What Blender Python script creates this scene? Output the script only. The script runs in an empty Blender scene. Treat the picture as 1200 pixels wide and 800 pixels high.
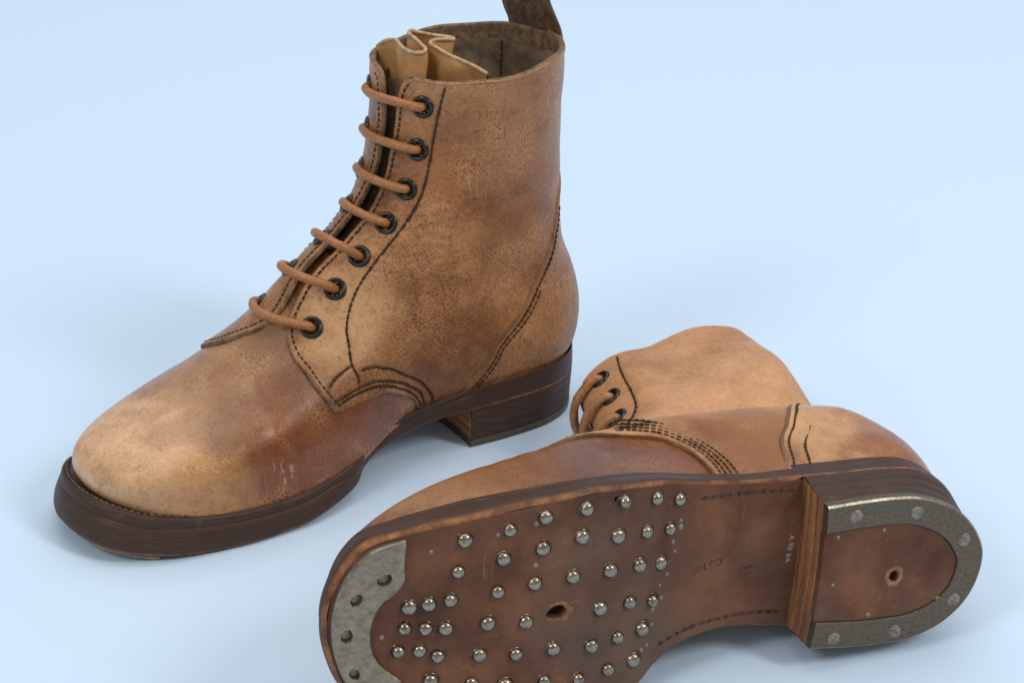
import bpy, bmesh, math, random
import numpy as np
from mathutils import Matrix, Vector
random.seed(7); rng = np.random.default_rng(11)
scene = bpy.context.scene
COL = scene.collection
# ---------------------------------------------------------------- camera
EL = math.radians(26.32697); DIST = 0.939368; ROLL = math.radians(.6464)
cam_d = bpy.data.cameras.new('camera'); cam = bpy.data.objects.new('camera', cam_d); COL.objects.link(cam)
cam_d.sensor_fit = 'HORIZONTAL'; cam_d.sensor_width = 36; cam_d.lens = 63.209; cam_d.clip_start = .05; cam_d.clip_end = 60
cam.location = (0, -math.cos(EL) * DIST, .060 + math.sin(EL) * DIST)
cam.rotation_euler = (Matrix.Rotation(math.pi / 2 - EL, 3, 'X') @ Matrix.Rotation(ROLL, 3, 'Z')).to_euler()
scene.camera = cam
# ---------------------------------------------------------------- studio light
world = bpy.data.worlds.new('World'); scene.world = world; world.use_nodes = True
bg = world.node_tree.nodes['Background']; bg.inputs[0].default_value = (1, .985, .96, 1); bg.inputs[1].default_value = .44
def softbox(name, loc, target, size, size_y, power, col=(1, 1, 1)):
    l = bpy.data.lights.new(name, 'AREA'); l.shape = 'RECTANGLE'; l.size = size; l.size_y = size_y; l.energy = power; l.color = col
    o = bpy.data.objects.new(name, l); COL.objects.link(o); o.location = loc
    o.rotation_euler = (Vector(target) - Vector(loc)).to_track_quat('-Z', 'Y').to_euler()
    return o
softbox('softbox_overhead', (.1, .9, 3.0), (0, .15, 0), 3.4, 3.0, 46, (1, .985, .96))
softbox('softbox_left', (-1.7, -1.7, 2.5), (0, 0, .05), .9, .9, 21, (1, .98, .95))
softbox('softbox_right', (2.2, -1.15, 2.4), (0, 0, .05), .6, 1.1, 37, (1, .98, .95))
vs_ = scene.view_settings
vs_.view_transform = 'Standard'; vs_.look = 'None'; vs_.exposure = 0; vs_.gamma = 1; vs_.use_curve_mapping = False
# ---------------------------------------------------------------- boot last geometry (mm, local: x heel->toe, y medial, z up)
def cubic(xs, ys, xq):
    """monotone-ish cubic Hermite interpolation (Catmull-Rom slopes on uneven knots)"""
    xs = np.asarray(xs, float); ys = np.asarray(ys, float); xq = np.asarray(xq, float)
    n = len(xs); h = np.diff(xs)
    hh = h[:, None] if ys.ndim > 1 else h
    d = np.diff(ys, axis=0) / hh
    m = np.zeros_like(ys)
    m[0] = d[0]; m[-1] = d[-1]
    if n > 2:
        w1 = h[1:]; w0 = h[:-1]
        if ys.ndim > 1: w1 = w1[:, None]; w0 = w0[:, None]
        m[1:-1] = (d[:-1] * w1 + d[1:] * w0) / (w0 + w1)
    i = np.clip(np.searchsorted(xs, xq, side='right') - 1, 0, n - 2)
    t = np.clip((xq - xs[i]) / h[i], 0, 1); hi = h[i]
    if ys.ndim > 1: t = t[:, None]; hi = hi[:, None]
    t2 = t * t; t3 = t2 * t
    return (2*t3 - 3*t2 + 1) * ys[i] + (t3 - 2*t2 + t) * hi * m[i] + (-2*t3 + 3*t2) * ys[i+1] + (t3 - t2) * hi * m[i+1]

NV = 16
# front/top centre line and back centre line of the upper, section by section from welt to collar
FRONT = np.array([(281,31),(282.8,36.5),(280,43.5),(271,50),(255,55.8),(234,62.4),(212,70.4),(191.5,81.2),(174.5,94.6),
                  (158,108.5),(140,120),(125,133),(116,148),(111.5,165),(108.5,184),(106,209)], float)
BACK = np.array([(.5,37.5),(-1.5,41),(-3,46),(-3.8,51.5),(-4.2,57),(-4.2,62.5),(-3.6,68.5),(-2.2,75),(.5,83),
                 (4,92),(6.8,102),(9,115),(10,131),(10,151),(9.5,177),(8.5,209.5)], float)
RF = np.array([56,57,58,61,66,72,78,80,78,73,66,58,51,47,45,44], float)
RB = np.array([34,34,34,34,34,34,34,34,34,34,34,35,36,37,38,39], float)
NF = np.array([2.5,2.5,2.6,2.65,2.65,2.55,2.4,2.2,2.05,1.95,1.95,2,2,2,2,2.05], float)
# half widths (before the ends are rounded) at key sections: (section, xs, medial, lateral)
WX = np.array([0,20,45,80,110,130,150,180,210,240,265,292], float)
WKEY = {
 0:  ((31,31.5,32,30,29.5,34.5,43,50,51,48,43,38),      (32.5,33.5,34,35,37,39,43,46.5,45.5,42,38,35)),
 3:  ((33.5,34.5,35,33.5,33.5,37,43.5,49.5,50.5,47.5,43,39),   (35.5,37,37.5,38,39,41,44,47,46,43,39,36)),
 6:  ((33,34,35,36,37,38.5,41,44,45,43,40,36),           (35,36.5,37.5,38.5,39,40,42,45,44,42,38,35)),
 9:  ((27,30,33,36,37,37,37,37,37,37,37,37),             (27,30,33,36.5,37.5,38,38,38,38,38,38,38)),
 12: ((29,33,36.5,38,38,38,38,38,38,38,38,38),           (29,33,36.5,38,38.5,39,39,39,39,39,39,39)),
 15: ((34,37.5,40,41,41,41,41,41,41,41,41,41),           (34,37.5,40,42,44,45,45,45,45,45,45,45)),
}
def section_tables(shape):
    k = np.array(sorted(shape['W']), float)
    wm = np.array([shape['W'][int(i)][0] for i in k], float); wl = np.array([shape['W'][int(i)][1] for i in k], float)
    return k, wm, wl

def make_grid(shape, nu=200, nv=150):
    """G[v, u] with u from -1 (back, lateral) over 0 (front) to +1 (back, medial); v 0..15 welt to collar"""
    k, wm, wl = section_tables(shape)
    vs = np.linspace(0, NV - 1, nv)
    F = cubic(np.arange(NV), shape['F'], vs); B = cubic(np.arange(NV), shape['B'], vs)
    rf = cubic(np.arange(NV), shape['RF'], vs); rb = cubic(np.arange(NV), shape['RB'], vs); nf = cubic(np.arange(NV), shape['NF'], vs)
    G = np.zeros((nv, 2 * nu + 1, 3))
    fz = shape.get('feather')
    for j, v in enumerate(vs):
        tm = cubic(k, wm, [v])[0]; tl = cubic(k, wl, [v])[0]
        L = np.hypot(*(B[j] - F[j]))
        ph = np.linspace(0, math.pi, 900); t = (1 - np.cos(ph)) / 2
        x = F[j, 0] + (B[j, 0] - F[j, 0]) * t; z = F[j, 1] + (B[j, 1] - F[j, 1]) * t
        d = t * L
        ef = np.clip(1 - d / rf[j], 0, 1); eb = np.clip(1 - (L - d) / rb[j], 0, 1)
        rnd = (1 - ef ** nf[j]) ** (1 / nf[j]) * np.sqrt(1 - eb ** 2)
        # height shift so that the low sections follow the curved welt line
        if fz is not None:
            zline = F[j, 1] + (B[j, 1] - F[j, 1]) * t
            z0 = FRONT[0, 1] + (BACK[0, 1] - FRONT[0, 1]) * t
            sink = (fz(x) - z0) * np.clip(1 - v / 9.0, 0, 1) ** 1.3
            z = zline + sink
        for sgn, tab in ((1, tm), (-1, tl)):
            y = cubic(WX, tab, np.clip(x, 0, 292)) * rnd
            P = np.stack([x, sgn * y, z], 1)
            s = np.concatenate([[0], np.cumsum(np.linalg.norm(np.diff(P, axis=0), axis=1))])
            q = np.linspace(0, s[-1], nu + 1)
            R = np.stack([np.interp(q, s, P[:, c]) for c in range(3)], 1)
            if sgn > 0: G[j, nu:] = R
            else: G[j, :nu + 1] = R[::-1]
    # smooth out section-to-section ripples
    for _ in range(6):
        H = G.copy()
        H[1:-1] = .25 * G[:-2] + .5 * G[1:-1] + .25 * G[2:]
        G = H
        H = G.copy()
        H[:, 1:-1] = .25 * G[:, :-2] + .5 * G[:, 1:-1] + .25 * G[:, 2:]
        G = H
    return G

def feather_z(x):
    """height of the top of the welt"""
    return cubic([-5,0,40,75,100,125,150,175,200,225,250,270,285,310], [38,37.5,36,35.5,33,28.5,22.5,18.5,17.3,18.3,20.8,24,27.8,34], np.clip(x,-5,310))
def tread_z(x):
    return cubic([60,79,95,120,140,150,154,160,175,205,235,260,280,302,310], [23.5,23,22,18,13.2,10.3,7.9,6.0,3.4,.6,.4,2.5,5.8,11.5,14], np.clip(x,60,310))

class Surf:
    def __init__(self, G, mirror=False):
        self.G = G; self.nv, self.nU = G.shape[:2]
        du = np.gradient(G, axis=1); dv = np.gradient(G, axis=0)
        n = np.cross(du, dv); n /= np.linalg.norm(n, axis=2, keepdims=True) + 1e-12
        # outward: away from centre line (y sign at the sides)
        c = self.nU // 2
        if n[self.nv // 2, c + self.nU // 4, 1] < 0: n = -n
        self.N = n
    def _s(self, A, u, v):
        u = np.atleast_1d(np.asarray(u, float)); v = np.atleast_1d(np.asarray(v, float))
        a = np.clip((u + 1) / 2 * (self.nU - 1), 0, self.nU - 1.0001); b = np.clip(v / (NV - 1) * (self.nv - 1), 0, self.nv - 1.0001)
        i = a.astype(int); j = b.astype(int); fa = (a - i)[:, None]; fb = (b - j)[:, None]
        return (A[j, i]*(1-fa)*(1-fb) + A[j, i+1]*fa*(1-fb) + A[j+1, i]*(1-fa)*fb + A[j+1, i+1]*fa*fb)
    def p(self, u, v, off=0.0):
        n = self._s(self.N, u, v); n /= np.linalg.norm(n, axis=1, keepdims=True)
        return self._s(self.G, u, v) + n * np.reshape(off, (-1, 1)) if np.ndim(off) else self._s(self.G, u, v) + n * off
    def n(self, u, v):
        n = self._s(self.N, u, v); return n / np.linalg.norm(n, axis=1, keepdims=True)
SHAPE_A = dict(F=FRONT, B=BACK, RF=RF, RB=RB, NF=NF, W=WKEY, feather=feather_z)
WB_ = {k: WKEY[k] for k in WKEY}
WB_[9] = ((27,29,31,33,34,34,34,34,34,34,34,34), (27,30,33,36,37,37,37,37,37,37,37,37))
WB_[12] = ((23,26,28,29,29,29,29,29,29,29,29,29), (33,33.5,32.5,30,28,27,27,27,27,27,27,27))
WB_[15] = ((24,27,29,30,30,30,30,30,30,30,30,30), (34,34,32,28.5,27,26,26,26,26,26,26,26))
RBB_ = RB.copy(); RBB_[11:] = [31,28,26,25,25]
FB_ = FRONT.copy(); FB_[11:] += np.array([[1,0],[2.5,0],[4,0],[5,0],[5,0]])
BB_ = BACK.copy(); BB_[12:] += np.array([[-1,0],[-2,0],[-3,0],[-4,0]])
SHAPE_B = dict(F=FB_, B=BB_, RF=RF, RB=RBB_, NF=NF, W=WB_, feather=feather_z)
# ---------------------------------------------------------------- materials
def new_mat(name):
    m = bpy.data.materials.new(name); m.use_nodes = True
    nt = m.node_tree; b = nt.nodes['Principled BSDF']
    return m, nt, b
class NB:
    def __init__(s, nt): s.nt = nt
    def n(s, t, **kw):
        n = s.nt.nodes.new(t)
        for k, v in kw.items(): setattr(n, k, v)
        return n
    def l(s, a, b): s.nt.links.new(a, b)
    def coord(s, scale=(1,1,1), rot=(0,0,0), kind='Object'):
        c = s.n('ShaderNodeTexCoord'); m = s.n('ShaderNodeMapping')
        m.inputs['Scale'].default_value = scale; m.inputs['Rotation'].default_value = rot
        s.l(c.outputs[kind], m.inputs[0]); return m.outputs[0]
    def noise(s, vec, scale, detail=4, rough=.55, dist=0):
        n = s.n('ShaderNodeTexNoise'); n.inputs['Scale'].default_value = scale; n.inputs['Detail'].default_value = detail
        n.inputs['Roughness'].default_value = rough; n.inputs['Distortion'].default_value = dist
        s.l(vec, n.inputs['Vector']); return n.outputs['Fac']
    def ramp(s, fac, stops, interp='LINEAR'):
        r = s.n('ShaderNodeValToRGB'); r.color_ramp.interpolation = interp
        e = r.color_ramp.elements
        while len(e) < len(stops): e.new(.5)
        for i, (p, c) in enumerate(stops):
            e[i].position = p; e[i].color = (c, c, c, 1) if np.isscalar(c) else (*c, 1)
        s.l(fac, r.inputs[0]); return r.outputs[0]
    def mix(s, fac, a, b, mode='MIX'):
        m = s.n('ShaderNodeMix', data_type='RGBA', blend_type=mode)
        for sock, v in ((m.inputs[0], fac), (m.inputs[6], a), (m.inputs[7], b)):
            if hasattr(v, 'links'): s.l(v, sock)
            elif np.isscalar(v): sock.default_value = v
            else: sock.default_value = (*v, 1)
        return m.outputs[2]
    def math(s, op, a, b=0.0):
        m = s.n('ShaderNodeMath', operation=op)
        for sock, v in ((m.inputs[0], a), (m.inputs[1], b)):
            if hasattr(v, 'links'): s.l(v, sock)
            else: sock.default_value = v
        return m.outputs[0]
    def voro(s, vec, scale, feature='DISTANCE_TO_EDGE', rnd=1):
        v = s.n('ShaderNodeTexVoronoi', feature=feature); v.inputs['Scale'].default_value = scale; v.inputs['Randomness'].default_value = rnd
        s.l(vec, v.inputs['Vector']); return v.outputs['Distance']
    def bump(s, h, strength, dist, prev=None):
        b = s.n('ShaderNodeBump'); b.inputs['Strength'].default_value = strength; b.inputs['Distance'].default_value = dist
        s.l(h, b.inputs['Height'])
        if prev is not None: s.l(prev, b.inputs['Normal'])
        return b.outputs[0]
    def warp(s, vec, scale, amt):
        n = s.n('ShaderNodeTexNoise'); n.inputs['Scale'].default_value = scale; n.inputs['Detail'].default_value = 2; s.l(vec, n.inputs['Vector'])
        sub = s.n('ShaderNodeVectorMath', operation='SUBTRACT'); s.l(n.outputs['Color'], sub.inputs[0]); sub.inputs[1].default_value = (.5,.5,.5)
        sc = s.n('ShaderNodeVectorMath', operation='SCALE'); s.l(sub.outputs[0], sc.inputs[0]); sc.inputs['Scale'].default_value = amt
        ad = s.n('ShaderNodeVectorMath', operation='ADD'); s.l(vec, ad.inputs[0]); s.l(sc.outputs[0], ad.inputs[1]); return ad.outputs[0]

def leather(name, dark, mid, light, rough=.42, grain=560, seed=0.0, wear=0.5, grainamt=1.0, sheen=.0, spec=.5, spots=(), scratches=(), coat=0, low=None, gamma=1.0, sat=1.0, val=1.0):
    m, nt, b = new_mat(name); k = NB(nt)
    v = k.coord(); sh = k.n('ShaderNodeVectorMath', operation='ADD'); k.l(v, sh.inputs[0]); sh.inputs[1].default_value = (seed, seed*1.7, seed*.6); vo = sh.outputs[0]
    big = k.noise(vo, 17, 3, .55, .4); med = k.noise(vo, 62, 5, .62); fine = k.noise(vo, 420, 4, .6)
    f = k.math('ADD', k.math('MULTIPLY', big, .62), k.math('MULTIPLY', med, .38))
    f = k.math('ADD', f, k.math('MULTIPLY', k.math('SUBTRACT', fine, .5), .30))
    col = k.ramp(f, [(.33, dark), (.50, mid), (.67, light)])
    # hand placed worn or stained places, the toe one also with highlight painted in (x, y, z mm, radius mm, colour, amount)
    for (sx, sy, sz, r, c, amt) in spots:
        d = k.n('ShaderNodeVectorMath', operation='DISTANCE'); k.l(k.warp(v, 45, .018), d.inputs[0]); d.inputs[1].default_value = (sx*.001, sy*.001, sz*.001)
        fac = k.ramp(k.math('DIVIDE', d.outputs['Value'], r*.001), [(.40, amt), (1.05, 0.0)], 'EASE')
        fac = k.math('MULTIPLY', fac, k.ramp(k.noise(vo, 85, 5, .65), [(.3, .45), (.6, 1.0)]))
        col = k.mix(fac, col, c)
    # grain cells: worn ridges read lighter, pores darker
    w = k.warp(vo, 240, .0012)
    ce = k.voro(w, grain); ce2 = k.voro(w, grain*2.1)
    cell = k.ramp(ce, [(.0, 1.0), (.10, .35), (.28, 0.0)])
    zone = k.ramp(k.noise(vo, 28, 4, .6), [(.44, 0.0), (.62, 1.0)])
    col = k.mix(k.math('MULTIPLY', k.math('MULTIPLY', cell, zone), .42*wear), col, tuple(min(1, c*1.55+.02) for c in light))
    f1 = k.voro(w, grain*.95, 'F1'); pore = k.ramp(f1, [(.12, 1.0), (.52, 0.0)])
    pz = k.ramp(k.noise(vo, 120, 4, .65), [(.40, 0.15), (.62, 1.0)])
    col = k.mix(k.math('MULTIPLY', k.math('MULTIPLY', pore, pz), .50*grainamt), col, k.mix(.6, col, tuple(c*.5 for c in dark)))
    dirt = k.ramp(k.noise(vo, 230, 6, .7), [(.56, 0.0), (.74, 1.0)])
    col = k.mix(k.math('MULTIPLY', dirt, .30), col, tuple(c*.55 for c in dark))
    # fine random scratches
    sc = k.coord((1, 1, 1), (.5, .9, .3)); s2 = k.n('ShaderNodeMapping'); s2.inputs['Scale'].default_value = (35, 900, 420); k.l(sc, s2.inputs[0])
    scr = k.ramp(k.noise(s2.outputs[0], 1.0, 2, .5), [(.70, 0.0), (.76, 1.0)])
    col = k.mix(k.math('MULTIPLY', k.math('MULTIPLY', scr, zone), .28*wear), col, tuple(min(1, c*1.5+.03) for c in light))
    for (sx, sy, sz, r, rot, amt) in scratches:
        d = k.n('ShaderNodeVectorMath', operation='DISTANCE'); k.l(v, d.inputs[0]); d.inputs[1].default_value = (sx*.001, sy*.001, sz*.001)
        near = k.ramp(k.math('DIVIDE', d.outputs['Value'], r*.001), [(.35, 1.0), (1.0, 0.0)])
        mp = k.n('ShaderNodeMapping'); mp.inputs['Rotation'].default_value = (0, rot, 0); mp.inputs['Scale'].default_value = (620, 200, 95); k.l(k.warp(v, 160, .006), mp.inputs[0])
        line = k.ramp(k.noise(mp.outputs[0], 1.0, 3, .6), [(.57, 0.0), (.64, 1.0)])
        col = k.mix(k.math('MULTIPLY', k.math('MULTIPLY', line, near), amt), col, (.46,.30,.17))
    if gamma != 1:
        hs = k.n('ShaderNodeHueSaturation'); hs.inputs['Saturation'].default_value = sat; hs.inputs['Value'].default_value = val; k.l(col, hs.inputs['Color'])
        gm = k.n('ShaderNodeGamma'); gm.inputs['Gamma'].default_value = gamma; k.l(hs.outputs[0], gm.inputs[0]); col = gm.outputs[0]
    k.l(col, b.inputs['Base Color'])
    rr = k.ramp(k.noise(vo, 48, 5, .6), [(.3, rough-.07), (.7, rough+.13)])
    k.l(rr, b.inputs['Roughness']); b.inputs['Specular IOR Level'].default_value = spec
    if coat: b.inputs['Coat Weight'].default_value = coat; b.inputs['Coat Roughness'].default_value = .30
    if sheen: b.inputs['Sheen Weight'].default_value = sheen; b.inputs['Sheen Roughness'].default_value = .5
    h = k.math('ADD', k.math('MULTIPLY', k.ramp(ce, [(0, 0.0), (.22, 1.0)]), k.math('ADD', k.math('MULTIPLY', zone, .55), .45)), k.math('MULTIPLY', k.ramp(ce2, [(0, 0.0), (.3, 1.0)]), .35))
    nrm = k.bump(h, .6*grainamt, .00026)
    nrm = k.bump(k.noise(vo, 110, 4, .55), .35*grainamt, .0006, nrm)
    k.l(nrm, b.inputs['Normal'])
    return m

def plain(name, c1, c2, rough=.6, scale=120, bump=.3, bdist=.0005, metal=0, spec=.5, stretch=(1,1,1), detail=5, contrast=(.35,.65)):
    m, nt, b = new_mat(name); k = NB(nt); v = k.coord(stretch)
    n = k.noise(v, scale, detail, .62)
    k.l(k.ramp(n, [(contrast[0], c1), (contrast[1], c2)]), b.inputs['Base Color'])
    k.l(k.ramp(k.noise(v, scale*.6, 4, .6), [(.3, max(.03, rough-.1)), (.7, rough+.1)]), b.inputs['Roughness'])
    b.inputs['Metallic'].default_value = metal; b.inputs['Specular IOR Level'].default_value = spec
    if bump: k.l(k.bump(k.noise(v, scale*2.3, 4, .6), bump, bdist), b.inputs['Normal'])
    return m

def sole_edge(name):
    """dressed sole edge: near-black brown with streaks along the edge (UV x runs along it, y down it)"""
    m, nt, b = new_mat(name); k = NB(nt)
    c = k.n('ShaderNodeUVMap'); mp = k.n('ShaderNodeMapping'); mp.inputs['Scale'].default_value = (9, 11, 1); k.l(c.outputs[0], mp.inputs[0])
    st = k.noise(mp.outputs[0], 5.0, 5, .6); v = k.coord(); pat = k.noise(v, 30, 4, .6)
    col = k.ramp(st, [(.30, (.030,.014,.008)), (.50, (.054,.026,.016)), (.72, (.100,.053,.034))])
    sep = k.n('ShaderNodeSeparateXYZ'); k.l(c.outputs[0], sep.inputs[0])
    low = k.ramp(sep.outputs['Y'], [(.0, 0.0), (.86, 0.0), (.93, 1.0), (1, 1.0)])
    worn = k.math('MULTIPLY', low, k.ramp(k.noise(v, 120, 6, .7), [(.32, 0.15), (.60, 1.0)]))
    col = k.mix(worn, col, k.ramp(k.noise(v, 160, 4, .6), [(.3, (.15,.055,.02)), (.7, (.42,.17,.06))]))
    scuff = k.ramp(k.noise(v, 85, 6, .72), [(.60, 0.0), (.72, 1.0)])
    col = k.mix(k.math('MULTIPLY', scuff, .35), col, (.19, .13, .10))
    k.l(col, b.inputs['Base Color'])
    k.l(k.ramp(pat, [(.3, .38), (.7, .6)]), b.inputs['Roughness']); b.inputs['Specular IOR Level'].default_value = .3
    n1 = k.bump(st, .3, .0005); k.l(k.bump(k.noise(v, 260, 4, .6), .3, .0004, n1), b.inputs['Normal'])
    return m

def tread_mat(name):
    m, nt, b = new_mat(name); k = NB(nt); v = k.coord()
    f = k.noise(v, 26, 5, .6, .3)
    col = k.ramp(f, [(.34, (.072,.028,.015)), (.5, (.125,.050,.027)), (.66, (.19,.080,.042))])
    f2 = k.ramp(k.noise(v, 9, 4, .6), [(.50, 0.0), (.66, 1.0)])
    col = k.mix(k.math('MULTIPLY', f2, .45), col, (.135,.105,.080))
    f3 = k.ramp(k.noise(v, 300, 6, .75), [(.62, 0.0), (.74, 1.0)])
    col = k.mix(k.math('MULTIPLY', f3, .45), col, (.36,.20,.13))
    f4 = k.ramp(k.noise(v, 45, 6, .7), [(.62, 0.0), (.75, 1.0)])
    col = k.mix(k.math('MULTIPLY', f4, .5), col, (.36,.15,.06))
    for rot, sc_ in ((.5, (38, 800, 1)), (-.9, (800, 45, 1)), (.1, (600, 30, 1))):
        mp = k.n('ShaderNodeMapping'); mp.inputs['Rotation'].default_value = (0, 0, rot); mp.inputs['Scale'].default_value = sc_; k.l(k.warp(v, 60, .004), mp.inputs[0])
        ln = k.ramp(k.noise(mp.outputs[0], 1.0, 3, .55), [(.66, 0.0), (.71, 1.0)])
        col = k.mix(k.math('MULTIPLY', k.math('MULTIPLY', ln, k.ramp(k.noise(v, 30, 4, .6), [(.5, 0.0), (.62, 1.0)])), .55), col, (.30,.165,.10))
    k.l(col, b.inputs['Base Color']); k.l(k.ramp(f, [(.3, .5), (.7, .72)]), b.inputs['Roughness'])
    b.inputs['Specular IOR Level'].default_value = .22
    n1 = k.bump(k.noise(v, 190, 6, .7), .35, .0007); k.l(n1, b.inputs['Normal'])
    return m

M = {}
MUL = lambda c, f: tuple(x * f for x in c)
LD, LM_, LL = (.120,.038,.009), (.275,.122,.042), (.43,.24,.105)
M['upper_a'] = leather('aged_brown_leather', LD, LM_, LL, .32, 480, .3, 1.0, 1.1, spec=.42, coat=.42, gamma=1.16, sat=.98, val=1.30, spots=[
    (268, 8, 50, 62, (.57,.375,.225), .95), (206, -6, 80, 48, (.33,.19,.10), .7), (176, 50, 34, 58, (.20,.057,.012), .97), (236, 50, 28, 30, (.46,.24,.09), .8), (286, -16, 42, 14, (.46,.20,.075), .7), (225, 34, 62, 24, (.23,.12,.055), .65), (262, 32, 30, 20, (.36,.18,.07), .6), (268, -18, 58, 16, (.24,.13,.06), .6), (188, 16, 84, 26, (.20,.10,.045), .7), (176, 34, 62, 22, (.17,.07,.024), .7), (248, 22, 58, 16, (.30,.175,.09), .6), (278, 22, 44, 12, (.30,.16,.07), .6), (222, 4, 76, 16, (.38,.235,.135), .5)],  # first patch: worn pale toe, with some highlight put into its colour
    scratches=[(200, 52, 30, 13, .4, .8)], low=(.13,.045,.012))
M['quarter_a'] = leather('aged_brown_quarter_leather', (.105,.034,.008), (.262,.116,.041), (.41,.216,.09), .36, 480, .8, 1.0, 1.2, spec=.32, coat=.16, gamma=1.16, sat=.95, val=1.32, spots=[
    (92, 38, 60, 38, (.16,.054,.012), .85), (150, 34, 95, 36, (.50,.30,.145), .85), (45, 40, 180, 66, (.285,.143,.066), .8), (105, 36, 160, 28, (.34,.135,.038), .75), (22, 30, 58, 28, (.31,.15,.06), .6), (10, 26, 46, 18, (.165,.06,.016), .8), (125, 40, 72, 22, (.26,.115,.038), .6), (118, 26, 186, 26, (.46,.215,.076), .7), (60, 40, 118, 28, (.205,.084,.026), .65), (30, 34, 90, 22, (.22,.09,.03), .5)],
    scratches=[(32, 38, 190, 16, .1, .85), (80, 40, 152, 14, .5, .6), (88, 40, 168, 12, -.3, .5)])
M['upper_b'] = leather('tan_brown_leather', (.13,.044,.012), (.25,.107,.038), (.39,.21,.09), .30, 520, 1.3, .8, .9, spec=.35, coat=.22, gamma=1.18, sat=.98, val=1.2, spots=[
    (165, 46, 45, 45, (.155,.062,.024), .85), (125, 40, 45, 32, (.21,.068,.016), .9), (240, 42, 32, 40, (.37,.205,.095), .6), (205, 46, 45, 30, (.25,.115,.045), .6)])
M['quarter_b'] = leather('tan_quarter_leather', (.33,.158,.064), (.46,.24,.108), (.56,.32,.158), .5, 700, 2.1, .5, .7, sheen=.03, spec=.25, gamma=1.15, sat=.92, val=1.22, spots=[  # lighter tan of its own, part of it light from above put in colour
    (112, 42, 48, 44, (.19,.066,.016), .95), (86, 40, 46, 42, (.22,.082,.023), .95), (74, 42, 62, 40, (.28,.12,.042), .85), (128, 40, 78, 20, (.33,.155,.06), .5), (20, 30, 120, 26, (.40,.20,.085), .5)])
M['counter_b'] = leather('tan_counter_leather', (.22,.088,.026), (.37,.175,.066), (.54,.31,.138), .30, 520, 2.9, .6, .8, spec=.42, coat=.3, gamma=1.18, sat=.98, val=1.22, spots=[
    (6, 22, 50, 42, (.20,.062,.013), .95), (50, 40, 62, 22, (.60,.36,.17), .45), (25, 38, 44, 20, (.26,.09,.022), .7), (62, 36, 42, 14, (.60,.37,.18), .45)])
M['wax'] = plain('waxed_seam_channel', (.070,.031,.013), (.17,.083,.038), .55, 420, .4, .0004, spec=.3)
M['seam_dark'] = leather('burnished_seam_leather', (.085,.034,.012), (.17,.078,.032), (.28,.15,.07), .38, 520, 4.1, .8, .8, spec=.4)
M['lining'] = plain('worn_lining_leather', (.11,.068,.038), (.30,.225,.155), .75, 55, .5, .0008, contrast=(.38,.62))
M['suede'] = plain('rough_strap_leather', (.085,.045,.022), (.23,.14,.075), .85, 260, .8, .001, contrast=(.35,.68))
M['raw_edge'] = plain('cut_leather_edge', (.085,.05,.026), (.27,.17,.095), .75, 240, .5, .0006)
M['tongue'] = plain('pale_tongue_leather', (.29,.135,.042), (.52,.28,.105), .5, 70, .5, .0009, contrast=(.3,.65))
M['lace'] = plain('waxed_tan_lace', (.29,.108,.034), (.43,.185,.066), .45, 700, .3, .0003)
M['lace_b'] = plain('waxed_brown_lace', (.26,.115,.042), (.45,.215,.085), .5, 420, .35, .0004)
M['thread'] = plain('dark_waxed_thread', (.032,.017,.008), (.085,.048,.026), .8, 500, .3, .0003, spec=.2)
M['welt_thread'] = plain('welt_thread', (.06,.035,.022), (.17,.105,.065), .7, 500, .3, .0003)
M['eyelet'] = plain('black_japanned_metal', (.006,.005,.004), (.022,.018,.014), .22, 300, .15, .0002, spec=.5)
M['edge'] = sole_edge('dressed_sole_edge')
M['welt'] = plain('dark_welt_leather', (.022,.012,.009), (.075,.043,.03), .55, 150, .5, .0006)
M['tread'] = tread_mat('worn_tread_leather')
M['torn'] = plain('torn_leather_fibre', (.13,.05,.02), (.34,.15,.06), .8, 420, .8, .001)
M['channel'] = plain('sunk_stitch_channel', (.05,.022,.013), (.11,.05,.03), .7, 300, .3, .0004)
M['halo'] = plain('rubbed_pale_leather', (.16,.07,.037), (.36,.20,.11), .7, 160, .4, .0006)
M['heel_raw'] = plain('raw_heel_leather', (.13,.055,.024), (.40,.17,.065), .65, 90, .5, .0008, stretch=(1,.25,2.5))
M['steel_heel'] = plain('dark_heel_steel', (.075,.056,.036), (.19,.15,.105), .40, 700, .5, .0004, metal=.6, spec=.4, contrast=(.25,.78), detail=9)
M['steel_edge'] = plain('bright_worn_steel', (.14,.12,.092), (.34,.295,.235), .35, 400, .4, .0004, metal=.8, contrast=(.3,.7))
M['steel'] = plain('worn_toe_steel', (.155,.125,.085), (.36,.30,.22), .38, 320, .5, .0005, metal=.6, spec=.4, contrast=(.28,.75), detail=8)
M['nail'] = plain('worn_hobnail_steel', (.16,.13,.095), (.46,.40,.32), .25, 380, .25, .0003, metal=1.0, contrast=(.3,.7))
M['grime'] = plain('packed_grime', (.035,.018,.012), (.10,.048,.03), .85, 500, .5, .0006)
M['screw'] = plain('dull_screw_steel', (.13,.11,.085), (.30,.26,.21), .42, 500, .4, .0004, metal=.6)
M['pin'] = plain('brass_grey_pin', (.14,.12,.085), (.36,.31,.23), .45, 500, .4, .0003, metal=.7)
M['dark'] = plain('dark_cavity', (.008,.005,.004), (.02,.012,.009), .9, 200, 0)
M['ink'] = plain('faded_ink', (.045,.030,.024), (.12,.068,.04), .7, 700, 0)
M['stamp'] = plain('stamped_impression', (.035,.018,.013), (.075,.036,.026), .7, 700, 0)
M['white_ink'] = plain('white_ink', (.38,.33,.29), (.68,.63,.58), .7, 900, 0)
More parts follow.
